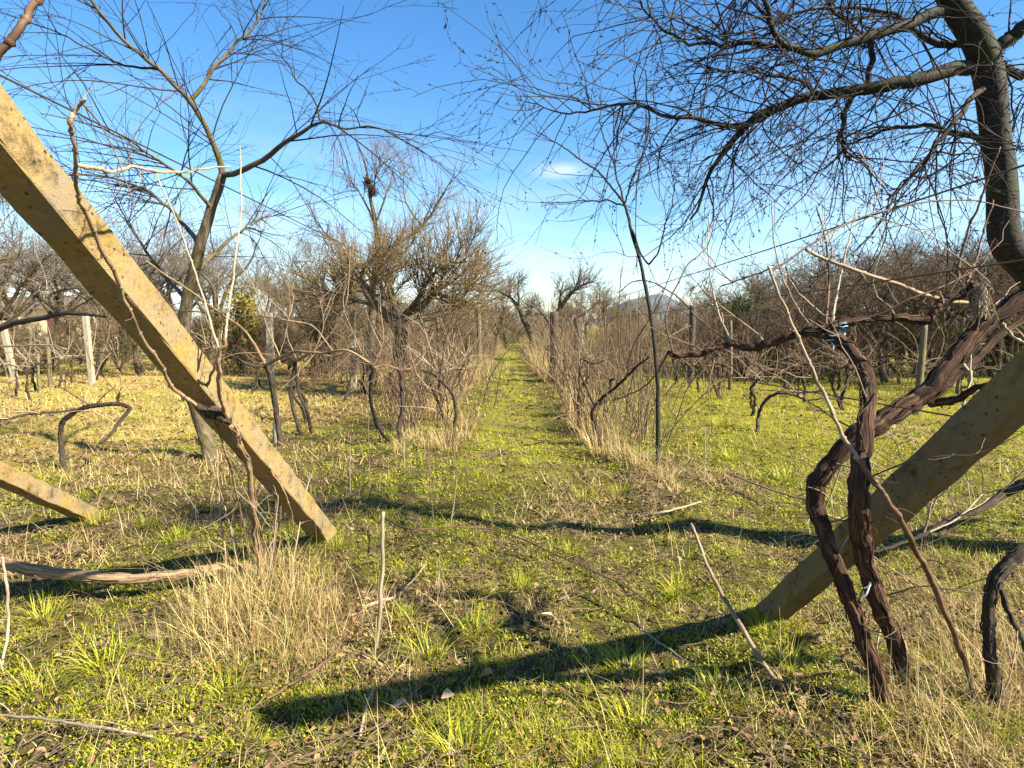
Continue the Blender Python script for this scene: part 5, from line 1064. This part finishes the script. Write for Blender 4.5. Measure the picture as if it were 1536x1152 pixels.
# dead leaves
def leaf_geo(g, x, d, size, lift):
    n = len(x); base = np.stack([x, d, gz(x, d) + lift], -1); az = g.uniform(0, 6.283, n)
    u = np.stack([np.cos(az), np.sin(az), g.normal(0, .35, n)], -1); v = np.stack([-np.sin(az), np.cos(az), g.normal(0, .35, n)], -1); w = np.array([0, 0, 1.])
    t = [(-1, 0, 0), (-.35, .62, .35), (-.35, -.62, .35), (.3, .5, .3), (.3, -.5, .3), (1, 0, .15), (-.3, 0, 0), (.35, 0, 0)]
    cu = g.uniform(.0, 1.1, n)
    V = np.stack([base + (u * a + v * b) * size[:, None] * .5 + w * (c * cu * size)[:, None] for a, b, c in t], 1)
    fc = np.array([[0, 2, 6], [0, 6, 1], [6, 2, 4], [6, 4, 7], [6, 7, 3], [6, 3, 1], [7, 4, 5], [7, 5, 3]])
    return V, (np.arange(n)[:, None, None] * 8 + fc)
x, d = scatter(g, 70000, 1.15, 15); k = g.random(len(x)) < np.clip(1.1 - patch(x, d) * .95, .10, 1); x, d = x[k], d[k]; n = len(x)
V, T = leaf_geo(g, x, d, g.uniform(.012, .036, n) * np.clip(d / 5, 1, 2), g.uniform(.0, .026, n))
cc = np.array([[.16, .085, .035], [.22, .135, .065], [.09, .05, .028], [.27, .19, .10], [.045, .03, .02]])[g.integers(5, size=n)] * g.uniform(.75, 1.25, (n, 1))
mb = MB(); mb.add(V, None, T, np.repeat(cc, 8, 0)); tag(mb.build('leaf_litter', 'litter'), 'brown dead leaves scattered over the turf', 'leaves', kind='stuff')
# twigs and broken canes on the ground
x, d = scatter(g, 5200, 1.2, 12); n = len(x); az = g.uniform(0, 6.283, n); L = g.uniform(.04, .26, n); t = np.linspace(-.5, .5, 4)
px_ = x[:, None] + np.cos(az)[:, None] * t * L[:, None] + g.normal(0, .006, (n, 4)); py_ = d[:, None] + np.sin(az)[:, None] * t * L[:, None] + g.normal(0, .006, (n, 4))
mb = MB(); mb.tubes(np.stack([px_, py_, gz(px_, py_) + g.uniform(.004, .04, (n, 1)) + t * g.normal(0, .04, (n, 1))], -1), np.repeat(g.uniform(.0009, .0028, (n, 1)), 4, 1), 3)
tag(mb.build('twig_litter', 'tree_twig'), 'fine broken twigs strewn over the turf', 'twigs', kind='stuff')
# the few leaves that stand out
for pxx, pyy, s, c, lab in ((822, 934, .075, (.55, .44, .30), 'large pale tan dead leaf lying flat on the moss'), (728, 1024, .075, (.42, .20, .09), 'rust-brown dead leaf standing on edge in the moss'), (598, 1066, .065, (.52, .40, .25), 'pale pointed dead leaf near the upright pale stake'), (672, 1058, .06, (.36, .26, .18), 'curled grey-brown dead leaf beside the rust-brown one'), (845, 905, .06, (.40, .33, .25), 'curled grey dead leaf next to the large pale tan leaf'), (1185, 842, .075, (.30, .20, .12), 'curled brown dead leaf near the foot of the mossy post'), (875, 985, .05, (.45, .36, .24), 'small tan dead leaf at the edge of the post shadow'), (232, 965, .07, (.16, .12, .10), 'dark grey dead leaf in the grass left of the straw heap')):
    q = G(pxx, pyy); gg = np.random.default_rng(pxx); V, T = leaf_geo(gg, np.array([q[0]]), np.array([q[1]]), np.array([s]), .03)
    mb = MB(); mb.add(V, None, T, np.repeat(np.array([c]), 8, 0)); tag(mb.build('fallen_leaf', 'litter'), lab, 'leaf')
x, d = scatter(g, 2300, 1.3, 13); k = g.random(len(x)) < np.clip(1.1 - patch(x, d), .15, 1); x, d = x[k], d[k]; n = len(x)
base = np.stack([x, d, gz(x, d) - .01], -1)
Pn, Wd, sd = blades(g, base, g.uniform(.12, .42, n), np.abs(g.normal(.5, .45, n)), g.uniform(0, 6.283, n), .0026 * np.clip(d / 3, 1, 3), g.uniform(-.2, 1.6, n), 6)
mb = MB(); mb.strips(Pn, Wd, sd, straw_cols(g, n)); tag(mb.build('long_straw', 'straw'), 'long single straws standing and leaning in the turf', 'straw', kind='stuff')
# greener grass clumps
GCL = []
for k in range(3):
    gg = np.random.default_rng(700 + k); n = 130; rr = .07 * np.sqrt(gg.random(n)); a = gg.uniform(0, 6.283, n)
    base = np.stack([rr * np.cos(a), rr * np.sin(a), np.full(n, -.01)], -1)
    Pn, Wd, sd = blades(gg, base, gg.uniform(.06, .17, n), np.abs(gg.normal(.35, .3, n)), a + gg.normal(0, .6, n), .0042 * gg.uniform(.7, 1.3, n), gg.uniform(.2, 1.5, n), 5)
    mb = MB(); mb.strips(Pn, Wd, sd, grass_cols(gg, n)); o = mb.build('grass_clump', 'grass'); tag(o, 'x', 'grass clump'); GCL.append(o)
for k, (pxx, pyy, s) in enumerate(((715, 950, 1.1), (640, 985, 1.0), (700, 1135, 1.1), (160, 1000, 1.2), (70, 930, 1.1), (265, 810, 1.0), (940, 1010, 1.0), (1015, 890, .9), (880, 750, 1.2), (480, 870, .8), (60, 1040, 1.0), (130, 880, .9), (220, 790, .9), (780, 880, .8), (610, 930, .8), (1080, 1050, 1.0), (1180, 1000, .9), (340, 1040, .8), (860, 830, .9), (950, 1090, 1.0), (560, 880, .7), (800, 700, 1.2), (1100, 690, 1.4), (1180, 720, 1.3), (1080, 640, 1.6), (930, 740, 1.1), (720, 720, 1.0), (505, 822, .8), (470, 818, .7), (1150, 948, .8), (1180, 940, .7), (1130, 925, .6), (150, 786, .9), (125, 790, .8))):
    q = G(pxx, pyy); place(GCL[k % 3], q[0], q[1], k * 1.7, s, 'green clump of longer grass near @@', 'longer grass clumps')
